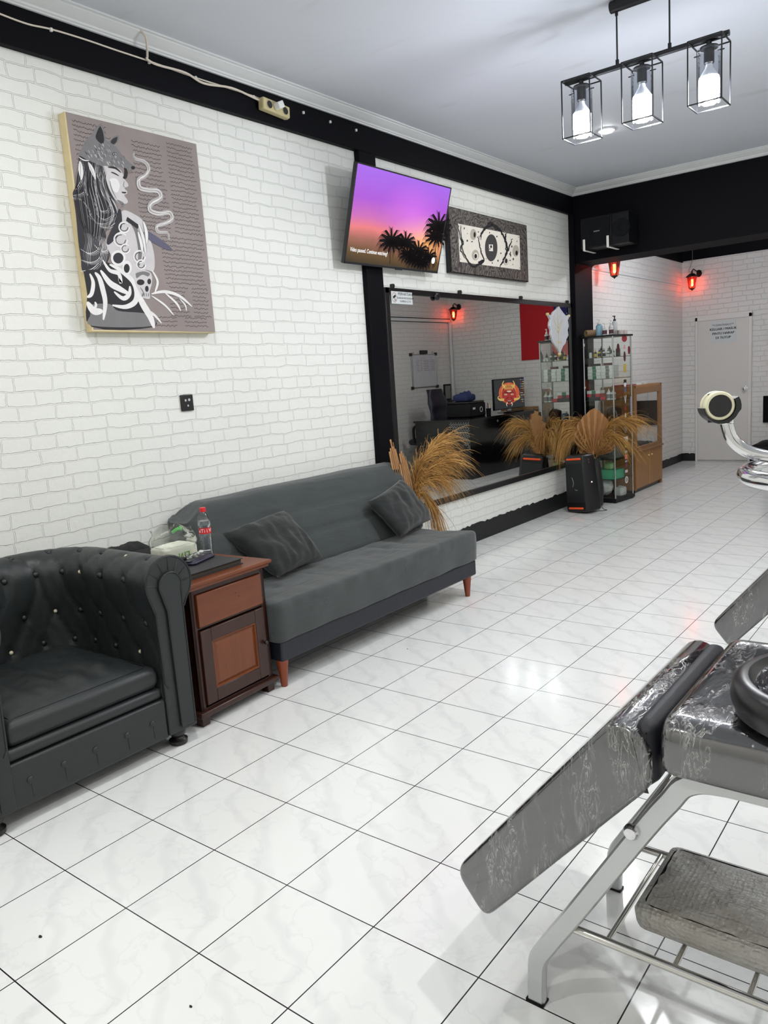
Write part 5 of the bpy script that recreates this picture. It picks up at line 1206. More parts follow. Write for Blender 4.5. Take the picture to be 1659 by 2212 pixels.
place(mk_box('white_carton', 'white carton with green band topping the left pile on third showcase shelf', .16, .10, .034, WHT, GRN), -.082, -.12, SHELF[2] + .070, 0)
place(mk_box('red_carton', 'short red carton lying beside the white nozzle bottles on third showcase shelf', .06, .08, .034, REDB), .028, -.13, SHELF[2])
for i in range(2): place(mk_bottle('squeeze_bottle', 'white squeeze bottle with pointed tip, %s of the pair on third showcase shelf' % ('left', 'right')[i], 'bottle', WHT, WHT, GRYP, .026, .085, group='white squeeze bottles on the third shelf'), .085 + .052 * i, -.14, SHELF[2])
place(mk_bottle('supply_jar', 'large blue grey bottle with wide white cap on fourth showcase shelf', 'bottle', simple('blue_grey_plastic', S(96, 108, 124), .4), WHT, None, .042, .13, nozzle=False), -.07, -.12, SHELF[3])
b = B(); rr2 = random.Random(4)
t = thing('brown_paper_bag', 'brown paper bag with crinkled clear film on the fourth showcase shelf', 'bag'); b = cushion_bm(-.065, .065, -.06, .06, 0, .16, .02, .01, 14, wr=.02); ob('bag_body', b, simple('brown_paper', S(70, 46, 30), .8, bump=.4), t, local=True, sharp=1); ob('film_wrap', B().tube(crm([(-.05, -.07, .16), (.0, -.075, .19), (.05, -.072, .14), (.075, -.07, .06)]), .006, 6), M_FILM, t, local=True); place(t, .08, -.02, SHELF[3])
b = cushion_bm(-.14, .14, -.15, .12, 0, .14, .03, .02, 24, wr=.05, seed=4); o = ob('supply_bag', b, simple('grey_crumpled_plastic', S(118, 120, 116), .25, bump=1.0, bscale=24, bdist=.02), None, local=True, sharp=.5); tag(o, 'grey crumpled plastic bag filling the fifth showcase shelf', 'bag'); place(o, 0.0, 0, SHELF[4])
for k in range(5): place(mk_box('mask_box', 'flat mint green pack, %s in the pile on the bottom showcase shelf' % ('lowest', 'second from bottom', 'middle one', 'second from top', 'topmost')[k], .27, .22, .019, simple('mint_green', S(92, 196, 150), .7, var=.1)), .01, -.05, SHELF[5] + .0195 * k, .02 * (k % 3 - 1))
t = thing('gauze_roll', 'white round roll standing on the mint green packs', 'roll'); ob('roll_body', B().cyl((0, 0, 0), (0, 0, .075), .04, seg=24).cyl((0, 0, .07), (0, 0, .0755), .015), WHT, t, local=True); place(t, -.09, -.10, SHELF[5] + .0976)
t = thing('green_pouch', 'pale green pouch beside the white roll on the mint green packs', 'pouch'); ob('pouch_body', cushion_bm(-.05, .05, -.04, .04, 0, .08, .02, .01, 12, wr=.01), simple('pale_green', S(140, 180, 120), .6), t, local=True, sharp=1); place(t, .04, -.08, SHELF[5] + .0976)
b = B(); rings = []
for j in range(1, 24):
    th = PI * j / 24; rings.append([Vector((math.sin(th) * math.cos(2 * PI * i / 40), math.sin(th) * math.sin(2 * PI * i / 40), -math.cos(th))) * (.102 + .010 * noise.noise(Vector((math.sin(th) * math.cos(2 * PI * i / 40) * 6, math.sin(th) * math.sin(2 * PI * i / 40) * 6, math.cos(th) * 6)))) + Vector((0, 0, .105)) for i in range(40)])
b.rings(rings); o = ob('foam_ball', b, simple('crumpled_white_film', S(216, 218, 216), .3, bump=.8, bscale=40, bdist=.01), None, local=True, sharp=.8); tag(o, 'round crumpled white plastic ball in the bottom of the glass showcase', 'ball'); place(o, -.04, -.06, .050)
t = thing('white_pouch', 'small crumpled white bag beside the plastic ball in the showcase bottom', 'bag'); ob('bag_body', cushion_bm(-.045, .045, -.07, .07, 0, .10, .02, .01, 14, wr=.03), WHT, t, local=True, sharp=.6); place(t, .115, .02, .0505)
# things on top of the showcase
M_KRAFT = simple('kraft_tube', S(150, 122, 92), .5)
def tape(label, x, y, z, r0, ln, rot):
    t = thing('cardboard_roll', label, 'roll'); b = B()
    b.rings([[(a_, r * math.cos(2 * PI * i / 28), r + 0 * r + (r0 - r) + r * math.sin(2 * PI * i / 28)) for i in range(28)] for r, a_ in ((r0 * .55, -ln / 2), (r0, -ln / 2), (r0, ln / 2), (r0 * .55, ln / 2), (r0 * .55, -ln / 2))], False, False)
    ob('roll_body', b, M_KRAFT, t, local=True, sharp=.9); place(t, x, y, z, rot); return t
tape('brown tape roll lying on its side at the left front on top of showcase', -.128, -.12, SHH, .036, .12, math.radians(62))
tape('smaller brown roll lying behind the tape roll on top of showcase', -.12, .05, SHH, .030, .08, math.radians(70))
M_BLUEL = simple('blue_liquid', S(138, 176, 196), .25); M_LOGO = simple('dark_round_label', S(84, 40, 48), .5)
place(mk_bottle('pump_bottle', 'large pale blue pump bottle with round label on top of showcase', 'bottle', M_BLUEL, WHT, None, .036, .125, pump=True), -.035, -.10, SHH)
for i, (x, y, h_) in enumerate(((.045, -.13, .075), (.078, -.05, .105), (.115, -.12, .075))):
    place(mk_bottle('pump_bottle', 'small clear and white pump bottle, %s of three at front of showcase top' % ('left', 'middle taller one', 'right')[i], 'bottle', simple('frosted_grey', S(205, 207, 210), .25), WHT, M_LOGO, .024, h_, pump=True, group='small pump bottles on top of the showcase'), x, y, SHH)
place(mk_bottle('spray_bottle', 'taller white spray bottle with black head at back of showcase top', 'bottle', simple('frosted_grey', S(205, 207, 210), .25), BLKP, None, .03, .15, pump=True), .06, .06, SHH)
for i in range(2): place(mk_box('soap_box', 'small pale pink carton, %s of two at right end of showcase top' % ('left', 'right')[i], .06, .07, .045, simple('pale_pink_box', S(196, 184, 180), .6), GRYP, group='pale cartons on top of the showcase'), .135 + .0 * i, .02 + .09 * i, SHH)

# ================================================================== WOODEN DISPLAY CABINET
M_OAK = wood('oak_veneer', S(132, 90, 48), S(170, 122, 70), rough=.4); M_OAKD = wood('oak_brown', S(116, 80, 46), S(146, 104, 62), rough=.4)
wx, wy0, wy1, wz = .405, 8.74, 9.665, 1.235
wc_ = thing('wooden_display_cabinet', 'oak brown display cabinet with glass upper half behind the glass showcase', 'cabinet', (.2, 9.2, 0))
b = B().box(.008, wx, wy0, wy0 + .03, .03, wz).box(.008, wx, wy1 - .03, wy1, .03, wz).box(.008, wx, wy0, wy1, wz - .03, wz).box(.008, .02, wy0, wy1, .03, wz).box(.008, wx - .02, wy0, wy1, .03, .05).box(.008, wx, wy0 + .03, wy1 - .03, .46, .49)
ob('carcass', b, M_OAK, wc_, bevel=.002)
b = B(); fx = wx
for q in ((wy0 + .001, wy0 + .06, .49, wz - .03), (wy1 - .10, wy1 - .001, .49, wz - .03), (wy0 + .06, wy1 - .10, wz - .10, wz - .03), (wy0 + .06, wy1 - .10, .49, .53)): b.box(fx - .02, fx + .003, *q)
ob('window_frame', b, M_OAKD, wc_, bevel=.002)
ob('ledge', B().box(fx - .02, fx + .022, wy0, wy1, .468, .492), M_OAKD, wc_, bevel=.004)
b = B(); b.poly([(fx - .01, wy0 + .06, .53), (fx - .01, wy1 - .10, .53), (fx - .01, wy1 - .10, wz - .1), (fx - .01, wy0 + .06, wz - .1)]); ob('glass_pane', b, M_SG, wc_)
ob('glass_mullion', B().box(fx - .012, fx - .006, 9.2, 9.206, .53, wz - .1), M_SG, wc_)
ym = (wy0 + wy1) / 2
for a_, c_ in ((wy0 + .004, ym - .004), (ym + .004, wy1 - .004)):
    d_ = ob('door', B().box(fx - .018, fx + .004, a_, c_, .05, .462), M_OAK, wc_, bevel=.002)
    yk = c_ - .05 if a_ < ym - .1 else a_ + .05
    ob('door_knob', B().sphere((fx + .014, yk, .40), .010).cyl((fx + .003, yk, .40), (fx + .012, yk, .40), .004), M_GOLD, d_)
ob('door_edge_strip', B().box(fx + .002, fx + .006, ym - .010, ym + .008, .05, .462), simple('light_oak', S(182, 134, 72), .45), wc_)
ob('plinth', B().box(.02, fx - .02, wy0 + .02, wy1 - .02, .0, .032), M_DKWOOD, wc_)
ob('foot', B().box(fx - .05, fx, wy1 - .05, wy1, 0, .03), M_OAKD, wc_)
o = ob('white_appliance', B().box(.20, .36, 9.08, 9.24, .491, .76).box(.361, .363, 9.10, 9.22, .70, .74), WHT, bevel=.008); tag(o, 'white box shaped appliance behind the glass of the wooden cabinet', 'appliance')
o = ob('paper_parcel', cushion_bm(.22, .36, 9.30, 9.52, .491, .60, .02, .01, 14, wr=.02), simple('white_green_paper', S(170, 184, 176), .7), sharp=.8); tag(o, 'crumpled white and green parcel at right inside the wooden cabinet', 'parcel')
o = ob('black_binder', B().box(.10, .15, 9.02, 9.24, .491, 1.06), BLKP, bevel=.003); tag(o, 'tall black board standing inside the wooden cabinet', 'board')
for i, (y, z, s_) in enumerate(((8.92, 1.24, .1), (9.10, 1.24, .12), (9.3, 1.24, .1))):
    o = ob('paper_stack', B().box(.10, .34, y - s_ / 2 - .03, y + s_ / 2, 1.2355 , 1.2355 + .012 + .006 * i), (simple('red_paper', S(150, 60, 66), .6), WHT, simple('paper_white', S(206, 212, 212), .6))[i], bevel=.001)
    tag(o, ('thin red leaflet stack on the wooden cabinet top', 'thin white paper stack in the middle of the wooden cabinet top', 'loose pale papers at far end of the wooden cabinet top')[i], 'paper')

# ================================================================== PARTY SPEAKER
ps = thing('party_speaker', 'black tower speaker with orange corner bars standing before the mirror end', 'speaker', (.30, 7.50, 0), math.atan2(-.25, .303))
ps.rotation_euler = (0, -.085, math.radians(-17)); ps.location = (.318, 7.485, .013)
M_OR = simple('orange_bar', S(240, 84, 28), .45); M_JB = simple('party_speaker_black', S(12, 13, 18), .35, bump=.1, bscale=200)
# local x along the front width, -y is the front
HW, HD, HH = .150, .125, .585
def prl(z):
    q = z / HH; w_ = HW * (1.0 - .10 * q) ; d_ = HD * (1 - .22 * q); sh_ = -.0 * q; c_ = .055
    return [(-w_ + c_ * .4, -d_, z), (w_ - c_ * .4, -d_, z), (w_, -d_ + c_, z), (w_ - .01, d_ - .03, z), (w_ - .05, d_, z), (-w_ + .05, d_, z), (-w_ + .01, d_ - .03, z), (-w_, -d_ + c_, z)]
def scl(r, k, z): return [(x * k, y * k, z) for x, y, _ in r]
ob('speaker_body', B().rings([scl(prl(0), .90, 0), scl(prl(0), .97, .012), prl(.05), prl(.2), prl(.4), prl(.54), scl(prl(.57), .97, .57), scl(prl(HH), .88, HH)]), M_JB, ps, local=True, bevel=.006, seg=3, sharp=.5)
def fz(z): return -HD * (1 - .22 * z / HH)
g = B(); g.rings([[(-.122, fz(.10) - .004, .10), (.122, fz(.10) - .004, .10), (.112, fz(.50) - .004, .50), (-.112, fz(.50) - .004, .50)], [(-.120, fz(.10) + .01, .10), (.120, fz(.10) + .01, .10), (.110, fz(.50) + .01, .50), (-.110, fz(.50) + .01, .50)]])
ob('front_grille', g, simple('party_grille', S(9, 10, 16), .5, bump=.5, bscale=300, bdist=.001), ps, local=True, bevel=.004)
for z in (.040, .545):
    zz = fz(z) - .004; b = B().tube([(-.085, zz, z), (.085, zz, z)], .0105, 12); b.sphere((-.085, zz, z), .0105).sphere((.085, zz, z), .0105); ob('orange_bar', b, M_OR, ps, local=True)
ob('carry_handle', B().box(-.09, .09, -.02, .03, HH - .006, HH + .006), M_SPK, ps, local=True, bevel=.005)
ob('logo_outline', B().tube(crm([(-.03, fz(.34) - .006, .36), (-.015, fz(.32) - .006, .30), (-.03, fz(.28) - .006, .26)]), .0012, 5).tube(crm([(.0, fz(.24) - .006, .235), (.02, fz(.22) - .006, .225), (.035, fz(.23) - .006, .23)]), .0012, 5), M_RING, ps, local=True)
ob('mascot_charm', B().sphere((HW - .020, -.03, .50), .016, (.4, 1, 1.6)).sphere((HW - .018, -.03, .53), .012, (.4, 1, 1)), simple('charm_red', S(120, 40, 44), .5, var=.4, nscale=60), ps, local=True)
ob('power_led', B().sphere((HW - .006, -.02, .30), .005), emis('led_pink', (1, .5, .7), 6), ps, local=True)
ob('power_cord', B().tube(crm([(.14, .10, .02), (.20, .06, .006), (.27, .02, .005), (.25, -.03, .005), (.19, -.02, .005)]), .003, 6), M_SPK, ps, local=True)

# ================================================================== DRIED GRASS AND PALM BOUQUETS
M_STRAW = simple('dried_grass', S(196, 150, 82), .8, var=.3, nscale=9); M_STRAW2 = simple('dried_grass_dark', S(140, 98, 50), .8, var=.3, nscale=9); M_PALM = simple('dried_palm', S(182, 136, 90), .75, var=.2, nscale=30, bump=.5, bscale=90); M_PALM2 = simple('dried_palm_fold', S(150, 108, 66), .75, var=.2, nscale=30); M_VASE = simple('dark_vase', S(26, 24, 24), .4)
def plume(parent, base, mid, tip, n, spread, hang, seed, mats=None):
    """arching soft plume: fine strands leave the stalk and fan out"""
    r = random.Random(seed); stalk = crm([base, mid, tip], 14); b = B(); mats = mats or (M_STRAW, M_STRAW2)
    b.use(M_STRAW2).tube(stalk, [.004 * (1 - .7 * i / (len(stalk) - 1)) for i in range(len(stalk))], 5)
    for k in range(int(n * 1.5)):
        q = .12 + .86 * r.random() ** .8; i = int(q * (len(stalk) - 2)); p = stalk[i]; d = (stalk[i + 1] - stalk[i]).normalized()
        off = Vector((r.gauss(0, 1), r.gauss(0, 1), r.gauss(0, .8))); L_ = (.11 + .15 * r.random()) * spread
        p1 = p + d * L_ * .45 + off * L_ * .10; p2 = p + d * L_ + off * L_ * .26 + Vector((0, 0, -hang * L_ * .6)); p3 = p + d * L_ * 1.45 + off * L_ * .36 + Vector((0, 0, -hang * L_ * 1.7))
        b.use(mats[0] if r.random() < .68 else mats[1]); pts = crm([p, p1, p2, p3], 3)
        for q_ in pts: q_.x = max(q_.x, .034)
        nr = Vector((r.gauss(0, 1), r.gauss(0, 1), r.gauss(0, 1))).normalized(); w0 = .0036 + .0024 * r.random()
        b.ribbon(pts, [w0 * (1 - .85 * i / (len(pts) - 1)) for i in range(len(pts))], nr)
    return ob('grass_plume', b, None, parent, smooth=False, recalc=False)
def palm_fan(parent, base, top, w_, nrm, ribs=13, name='palm_leaf', ragged=0.0, seed=0):
    r = random.Random(seed); base = Vector(base); ax = Vector(top) - base; H = ax.length; ax.normalize(); nrm = Vector(nrm); sd = ax.cross(nrm).normalized(); nn = sd.cross(ax)
    def prf(u):   # half width profile along height
        return (math.sin(PI * min(1, u * 1.02) ** .95) ** .8) * (1 - .15 * u)
    b = B(); N = ribs * 2
    cols = []
    for i in range(N + 1):
        a = (i / N * 2 - 1); ang = a * 1.15
        # ray from base at angle; length from a spade shape
        Lr = H * (.44 + .56 * max(0, 1 - abs(a)) ** .8) * (1 - ragged * r.random())
        row = []
        for k in range(8):
            q = k / 7; x = math.sin(ang * (1 - .35 * q)) * Lr * q * w_ / H * 1.1; y = math.cos(ang * .9) * Lr * q * (1 if True else 0)
            fold = (.020 if i % 2 else -.020) * min(1, q * 3) * (1 - .2 * q)
            row.append(b.V(base + sd * x + ax * y + nn * (fold - .04 * a * a * q)))
        cols.append(row)
    for i in range(N):
        b.use(M_PALM if i % 2 else M_PALM2)
        for k in range(7): b._f([cols[i][k], cols[i + 1][k], cols[i + 1][k + 1], cols[i][k + 1]])
    b.tube([base - ax * .12, base + ax * .05], .005, 6)
    return ob(name, b, None, parent, smooth=False)
bq = thing('dried_bouquet', 'dried palm leaves and feathery grass in a dark vase behind the party speaker', 'dried plant', (.31, 7.80, 0))
ob('vase', B().lathe([(.05, 0), (.075, .02), (.085, .2), (.06, .42), (.05, .50), (.056, .52)], (.31, 7.80, 0), 24), M_VASE, bq)
palm_fan(bq, (.315, 7.74, .56), (.345, 7.72, 1.055), .54, (.55, -.83, .1), 11, seed=1)
palm_fan(bq, (.33, 7.80, .55), (.45, 7.83, .86), .40, (.5, -.85, .1), 8, seed=2)
palm_fan(bq, (.30, 7.79, .55), (.22, 7.76, .80), .34, (.5, -.85, .1), 8, seed=3)
plume(bq, (.30, 7.79, .5), (.22, 7.76, .86), (.03, 7.70, .90), 520, .9, .85, 1)
plume(bq, (.32, 7.79, .5), (.44, 7.81, .82), (.60, 7.86, .90), 460, .9, .55, 2)
plume(bq, (.30, 7.78, .5), (.24, 7.72, .78), (.12, 7.66, .80), 380, .8, .9, 3)
plume(bq, (.32, 7.79, .5), (.41, 7.79, .72), (.50, 7.80, .74), 300, .8, .6, 4)
b2 = thing('dried_bouquet', 'dried folded palm leaves and golden grass behind the far end of the sofa', 'dried plant', (.24, 4.58, 0))
ob('vase', B().lathe([(.05, 0), (.06, .02), (.065, .2), (.05, .36), (.042, .42), (.048, .44)], (.22, 4.60, 0), 24), M_VASE, b2)
def folded(base, top, w_, seed):
    r = random.Random(seed); base = Vector(base); top = Vector(top); ax = (top - base).normalized(); sd = ax.cross(XV).normalized(); b = B()
    for i in range(9):
        o_ = (i / 8 - .5) * w_; L_ = (top - base).length * (1 - abs(i / 8 - .5) * .3 - r.random() * .07); dpt = .014 * (i % 2)
        pts = [base + sd * o_ * .45 + XV * dpt, base + ax * L_ * .5 + sd * o_ * 1.0 + XV * (dpt + .01), base + ax * L_ + sd * o_ * .8 + XV * dpt]
        b.ribbon(crm(pts, 4), w_ / 7.0, (XV + sd * (.6 if i % 2 else -.6)).normalized())
    o = ob('folded_palm_leaf', b, M_PALM, b2, smooth=False, solid=.002); return o
folded((.24, 4.46, .45), (.215, 4.372, 1.085), .085, 1); folded((.26, 4.52, .45), (.24, 4.455, 1.0), .09, 2)
plume(b2, (.24, 4.58, .42), (.27, 4.60, .80), (.33, 4.83, 1.0), 620, .85, .45, 11)
plume(b2, (.24, 4.58, .42), (.28, 4.60, .72), (.36, 4.84, .86), 560, .85, .5, 12)
plume(b2, (.24, 4.58, .42), (.26, 4.58, .66), (.33, 4.76, .74), 420, .8, .7, 13)
plume(b2, (.24, 4.56, .40), (.28, 4.60, .62), (.33, 4.70, .52), 200, .6, 1.5, 14)

# ================================================================== BACK ROOM SEEN IN THE MIRROR
M_GLOSSB = simple('black_gloss_laminate', S(10, 11, 14), .12)
dk_ = thing('reception_desk', 'glossy black reception desk with white geometric decal, seen in the mirror', 'desk', (2.73, 10.45, 0))
ob('desk_body', B().box(2.25, 3.20, 9.45, 11.55, 0, .83), M_GLOSSB, dk_, smooth=False)
ob('desk_top', B().box(2.23, 3.22, 9.43, 11.57, .83, .862), M_GLOSSB, dk_, bevel=.004)
b = B()
for i in range(9):
    for j in range(9):
        x = 2.275 + .042 * i; z = .80 - .042 * j
        if i + j > 8 or (j == 0 and i > 7): continue
        c = Vector((x + (.02 if j % 2 else 0), 9.4492, z))
        for k in range(3):
            a = PI / 2 + 2 * PI * k / 3 + .26; d = Vector((math.cos(a), 0, math.sin(a))); e = Vector((math.cos(a + 1.05), 0, math.sin(a + 1.05)))
            b.ribbon([c + d * .005, c + d * .019, c + d * .019 + e * .010], .0042, Vector((0, -1, 0)))
ob('geometric_decal', b, simple('decal_silver', S(190, 192, 192), .4), dk_, smooth=False, recalc=False)
ob('key_lock', B().cyl((2.25, 10.25, .78), (2.244, 10.25, .78), .018, seg=16), M_STEEL, dk_)
ob('round_sticker', B().cyl((2.25, 11.35, .76), (2.246, 11.35, .76), .05, seg=24), simple('sticker_orange', S(190, 110, 90), .5, var=.4, nscale=30), dk_)
# office chair
t = thing('office_chair', 'black high backed padded office chair behind the desk, seen in the mirror', 'chair', (3.60, 10.35, 0))
def chair_back():
    rings = []
    for j in range(15):
        q = j / 14; z = .50 + .80 * q; w_ = (.23 + .02 * math.sin(PI * q)) * (1 - .5 * max(0, q - .82) ** .9 * 2.2); x = 3.40 + .08 * q - .05 * math.sin(PI * q); dp = .055 + .015 * math.sin(q * 20)
        rings.append([(x + dp * math.copysign(abs(math.sin(a)) ** .7, math.sin(a)) , 10.42 + w_ * math.copysign(abs(math.cos(a)) ** .6, math.cos(a)), z) for a in [2 * PI * i / 24 for i in range(24)]])
    return B().rings(rings)
M_CHN = leather('office_navy_leather', S(22, 24, 38), .4)
ob('backrest', chair_back(), M_CHN, t, sharp=1.2)
ob('seat', cushion_bm(3.38, 3.88, 10.18, 10.66, .42, .52, .04, .02, 12), M_CHN, t, sharp=1.2)
for y in (10.16, 10.68): ob('armrest', B().tube(crm([(3.45, y, .72), (3.60, y, .735), (3.74, y, .70), (3.74, y, .46)]), .022, 8), M_SPK, t)
ob('gas_column', B().cyl((3.62, 10.42, .1), (3.62, 10.42, .43), .028), M_SPK, t)
for k in range(5):
    a = 2 * PI * k / 5; ob('base_leg', B().tube([(3.62, 10.42, .13), (3.62 + .28 * math.cos(a), 10.42 + .28 * math.sin(a), .075)], .018, 8).sphere((3.62 + .28 * math.cos(a), 10.42 + .28 * math.sin(a), .032), .032), M_SPK, t)
DZ = .8625
t = thing('printer', 'black desktop printer with a round dial on the reception desk', 'printer', (2.72, 10.15, DZ))
ob('printer_body', B().box(2.52, 2.95, 9.93, 10.38, DZ, DZ + .20), M_SPK, t, bevel=.015)
ob('scanner_lid', B().box(2.53, 2.94, 9.94, 10.37, DZ + .20, DZ + .235), M_GLOSSB, t, bevel=.01)
b = B(); b.rings([[(2.5185 - q, 10.24 + r * math.cos(a), DZ + .10 + r * math.sin(a)) for a in [2 * PI * i / 24 for i in range(24)]] for r, q in ((.040, 0), (.040, .004), (.032, .004), (.032, 0))], False, False); ob('dial', b, M_RING, t)
ob('label_patch', B().box(2.517, 2.519, 10.0, 10.07, DZ + .11, DZ + .14), M_RING, t)
o = ob('blue_bag', cushion_bm(2.60, 2.86, 9.98, 10.24, DZ + .2355, DZ + .34, .03, .02, 14, wr=.06), simple('dark_blue_cloth', S(30, 42, 84), .8), sharp=.8); tag(o, 'crumpled dark blue cloth bag lying on top of the printer', 'bag')
t = thing('pen_cup', 'cup of pens and markers between printer and monitor on the desk', 'pen holder', (2.50, 10.43, DZ))
ob('cup', B().lathe([(.035, 0), (.04, .10), (.036, .10), (.032, .006)], seg=16), M_SPK, t, local=True)
for k in range(7):
    a = k * .9; c_ = (S(220, 220, 220), S(200, 60, 60), S(60, 90, 180), S(230, 200, 60), S(240, 240, 240), S(40, 40, 44), S(200, 150, 180))[k]
    ob('pen', B().cyl((.012 * math.cos(a), .012 * math.sin(a), .01), (.035 * math.cos(a), .035 * math.sin(a), .17 + .02 * math.sin(k * 3)), .005, seg=8), simple('pen_%d' % k, c_, .4), t, local=True)
mn = thing('monitor', 'large flat monitor showing a red horned mask on black, on the reception desk', 'monitor', (2.45, 11.05, DZ))
m0, m1, n0, n1, mx_ = 10.54, 11.52, .925, 1.385, 2.45
ob('monitor_housing', B().box(mx_, mx_ + .035, m0 - .008, m1 + .008, n0 - .010, n1 + .008), M_SPK, mn, bevel=.004)
ob('monitor_stand', B().box(mx_ + .02, mx_ + .05, 10.98, 11.10, DZ + .008, n0 + .1).box(mx_ - .06, mx_ + .14, 10.86, 11.22, DZ, DZ + .008), M_STEEL, mn, bevel=.003)
b = B(); kk = [0]
def MP(u, v):   # drawing frame of the mirror crop
    s_ = (u - 782) / 304.0; t_ = (v - (852 - 22 * s_)) / 298.0
    return Vector((mx_ - .001 - kk[0] * .00015, m0 + (m1 - m0) * s_, n1 - (n1 - n0) * t_))
def mpoly(m, pts): kk[0] += 1; b.use(m); b.poly([MP(*p) for p in pts])
def mell(m, cx, cy, rx, ry, n=18): mpoly(m, [(cx + rx * math.cos(2 * PI * i / n), cy + ry * math.sin(2 * PI * i / n)) for i in range(n)])
def mrib(m, pts, wd):
    kk[0] += 1; b.use(m); q = crm([MP(*p) for p in pts], 5); sc_ = .98 / 304; n = len(q); b.ribbon(q, [wd * sc_ * (1 - .75 * i / (n - 1)) for i in range(n)], Vector((-1, 0, 0)))
eb = emis('screen_dark', (.006, .007, .010), 1.0); er = emis('screen_red', S(176, 40, 40), .42); edr = emis('screen_dark_red', S(96, 18, 24), .42); eo = emis('screen_orange', S(214, 92, 50), .42); eg = emis('screen_gold', S(226, 188, 104), .42); ew = emis('screen_cream', S(246, 226, 190), .42)
mpoly(eb, [(782, 856), (1086, 834), (1086, 1130), (782, 1148)])
mell(eo, 930, 985, 106, 108); mell(edr, 928, 1000, 72, 90)
mpoly(er, [(860, 950), (890, 925), (960, 925), (1000, 950), (998, 1010), (975, 1060), (945, 1100), (905, 1100), (878, 1060), (860, 1010)])
for sg, cx in ((-1, 925), (1, 925)):
    X_2 = lambda d: cx + sg * d
    mrib(eg, [(X_2(36), 925), (X_2(60), 905), (X_2(56), 880), (X_2(44), 862)], 15)
    mrib(eg, [(X_2(30), 905), (X_2(60), 935), (X_2(72), 970)], 9); mrib(eg, [(X_2(50), 1050), (X_2(90), 1050), (X_2(112), 1030), (X_2(96), 1012)], 13)
    mrib(ew, [(X_2(18), 1080), (X_2(30), 1100), (X_2(22), 1120)], 9); mell(ew, X_2(32), 1000, 14, 7); mell(edr, X_2(32), 1000, 5, 5)
    mrib(edr, [(X_2(8), 985), (X_2(30), 975), (X_2(56), 985)], 9); mrib(edr, [(X_2(10), 1030), (X_2(30), 1045), (X_2(40), 1070)], 7)
for k in range(7): mrib(eg, [(885 + k * 13, 950), (890 + k * 12, 920), (888 + k * 12.5, 902 - 6 * (3 - abs(k - 3)))], 8)
mell(ew, 926, 968, 24, 7); mell(edr, 926, 1072, 24, 16); mell(er, 926, 1040, 14, 12)
for k in range(4): mrib(ew, [(912 + k * 9, 1060), (912 + k * 9, 1072)], 5)
rm = random.Random(9)
for i in range(11):
    for j in range(3): mell((ew, er, emis('screen_blue', S(80, 140, 200), .42), eg)[rm.randrange(4)], 1047 + 14 * j, 850 + 23 * i - j * 1.0, 4, 5, 6)
kk[0] = 60; b.use(ew).text('REC MODE', .02, frame_mat((mx_ - .012, m0 + .08, n0 + .02), (0, 1, 0), (0, 0, 1)), .0002) if False else None
ob('screen', b, None, mn, smooth=False, recalc=False)
ob('keyboard', B().box(2.30, 2.42, 10.75, 11.20, DZ, DZ + .018), M_SPK, mn, bevel=.003)
# whiteboard on the right wall
wb = thing('whiteboard', 'whiteboard with handwritten columns hung on the back room wall, seen in mirror', 'whiteboard', (XRF, 10.97, 1.34))
WY0, WY1, WZ0, WZ1 = 10.60, 11.34, 1.335, 1.885
ob('board_panel', B().box(XRF - .018, XRF - .001, WY0, WY1, WZ0, WZ1), simple('whiteboard_white', S(206, 206, 210), .3), wb)
b = B().use(M_ALU)
for q in ((WY0, WY1, WZ1 - .012, WZ1), (WY0, WY1, WZ0, WZ0 + .014), (WY0, WY0 + .03, WZ0, WZ1), (WY1 - .012, WY1, WZ0, WZ1)): b.box(XRF - .024, XRF - .001, *q)
b.use(BLKP)
for y in (WY0, WY1):
    for z in (WZ0, WZ1): b.box(XRF - .027, XRF - .001, y - .03, y + .03, z - .025, z + .025)
ob('board_frame', b, None, wb, bevel=.003)
b = B(); rw = random.Random(2); x_ = XRF - .0186; M_MB = simple('marker_blue_black', S(44, 46, 70), .5); M_MR = simple('marker_red', S(180, 60, 66), .5)
for c, (ya, yb_) in enumerate(((.14, .24), (.27, .33), (.36, .54), (.55, .71))):
    b.use(M_MB)
    for k in range(7):
        z = WZ1 - .10 - .028 * k; y = WY0 + ya; pts = []
        while y < WY0 + yb_ - rw.random() * .03: pts.append((x_, y, z + rw.uniform(-.006, .006))); y += .008
        if len(pts) > 2: b.ribbon(pts, .0045, Vector((-1, 0, 0)))
    b.use(M_MR if c < 2 else M_MB); b.ribbon([(x_, WY0 + ya + q * .01, WZ1 - .065 + rw.uniform(-.008, .008)) for q in range(6)], .004, Vector((-1, 0, 0)))
for y in (.12, .26, .35, .55): b.use(GRYP).ribbon([(x_, WY0 + y, WZ1 - .05), (x_, WY0 + y, WZ0 + .03)], .0016, Vector((-1, 0, 0)))
ob('handwriting', b, None, wb, smooth=False, recalc=False)
ob('board_clip', B().box(XRF - .05, XRF - .002, 10.87, 11.05, WZ1 + .005, WZ1 + .065), BLKP, wb, bevel=.006)
for y in (10.67, 11.24): ob('hanging_hook', B().tube([(XRF - .02, y, WZ1 - .005), (XRF - .02, y, WZ1 + .045), (XRF - .02, y + .03, WZ1 + .045)], .005, 6), M_STEEL, wb)
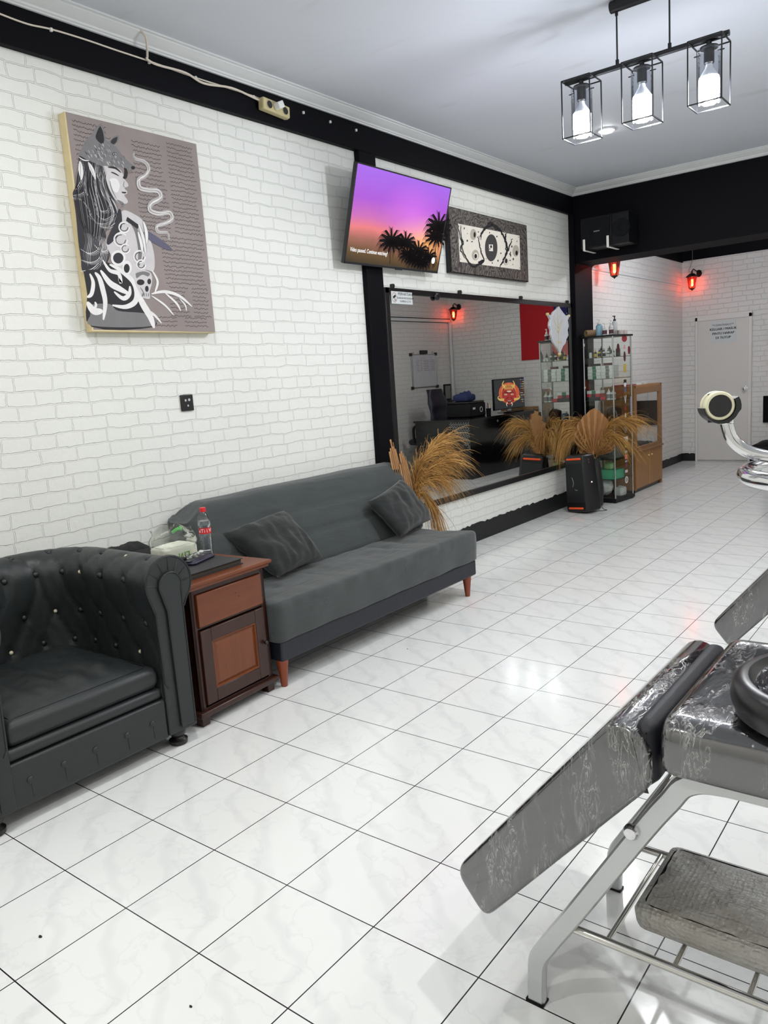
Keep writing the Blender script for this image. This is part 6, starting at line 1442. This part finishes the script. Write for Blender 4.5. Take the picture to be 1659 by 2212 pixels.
# red flag on the far wall
M_FR = simple('flag_red', S(176, 12, 26), .8, var=.05); M_FB = simple('flag_blue', S(24, 28, 92), .8)
def flagpt(u, v): return (2.64 - 1.2 * u, YF - .012 - .006 * math.sin(u * 9) - .003 * math.sin(v * 7 + u * 3), 2.72 - 1.055 * v)
b = B(); N = 24; g = [[b.V(*flagpt(i / N, j / N)) for j in range(N + 1)] for i in range(N + 1)]
for i in range(N):
    for j in range(N):
        b.use(M_FB if (i >= 12 and j < 12) else M_FR); b._f([g[i][j], g[i + 1][j], g[i + 1][j + 1], g[i][j + 1]])
b.use(WHT)
for (u, v, r) in ((.63, .12, .055), (.80, .20, .05), (.72, .36, .045)):
    c = Vector(flagpt(u, v)) + Vector((0, -.006, 0)); b.poly([c + Vector((math.cos(PI / 2 + PI * k / 5), 0, math.sin(PI / 2 + PI * k / 5))) * (r if k % 2 == 0 else r * .4) for k in range(10)])
o = ob('wall_flag', b, None, recalc=False, sharp=1.5); tag(o, 'red flag with a blue starred corner hung on the far wall, seen in mirror', 'flag')
# odds and ends by the far wall
o = ob('black_panel', B().box(1.105, 1.62, YF - .04, YF - .004, .55, .92), M_GLOSSB, bevel=.004); o.name = 'wall_screen'; tag(o, 'black screen panel on the far wall right of the white door, cut by the frame', 'panel')
o = ob('floor_cushion', cushion_bm(1.06, 1.60, 11.25, 11.70, .0, .30, .06, .03, 14, wr=.02), M_SPK, sharp=1); tag(o, 'black padded cushion on the floor right of the white door', 'cushion')
o = ob('low_cabinet', B().box(2.30, 3.0, 11.60, 11.83, 0, .80), BLKP, bevel=.004); tag(o, 'low black cabinet between desk end and far wall, seen in the mirror', 'cabinet')
o = ob('cardboard_box', B().box(2.35, 2.95, 11.62, 11.82, .801, .90), simple('cardboard', S(150, 118, 82), .8, bump=.2), bevel=.002); tag(o, 'flat brown cardboard box on the low black cabinet behind the monitor', 'box')
t = thing('picture_frame', 'small dark picture frame leaning against the wall behind the office chair', 'frame', (3.9, 11.5, 0))
o = ob('frame_border', B().box(3.86, 3.88, 11.30, 11.52, 1.08, 1.36), M_SPK, t, bevel=.004); ob('frame_print', B().box(3.857, 3.8595, 11.33, 11.49, 1.11, 1.33), GRYP, t)
o = ob('side_shelf', B().box(3.60, 4.03, 11.10, 11.70, 1.05, 1.078).box(3.60, 3.63, 11.10, 11.13, 0, 1.05).box(3.60, 3.63, 11.67, 11.70, 0, 1.05).box(4.0, 4.03, 11.10, 11.13, 0, 1.05).box(4.0, 4.03, 11.67, 11.70, 0, 1.05), M_SPK, bevel=.003); tag(o, 'tall thin black side table in the right far corner, seen in mirror', 'table')
# specks of debris on the tiles
for i, (px, py, s_) in enumerate(((87, 2024, .007), (412, 2175, .005), (880, 1402, .004), (1071, 1287, .004))):
    d = ray(px, py); p = CAM + d * (-CAM.z / d.z); b = B(); b.rings([[(p.x + s_ * math.cos(a) * (1 + .3 * math.sin(3 * a)), p.y + s_ * .6 * math.sin(a), z) for a in [2 * PI * k / 7 for k in range(7)]] for z in (.0002, .002)])
    o = ob('debris_speck', b, M_DKWOOD); tag(o, 'tiny dark speck on the tiles, ' + ('near the bottom left corner', 'at the bottom edge left of centre', 'just in front of the sofa', 'beyond the far sofa leg')[i], 'debris')
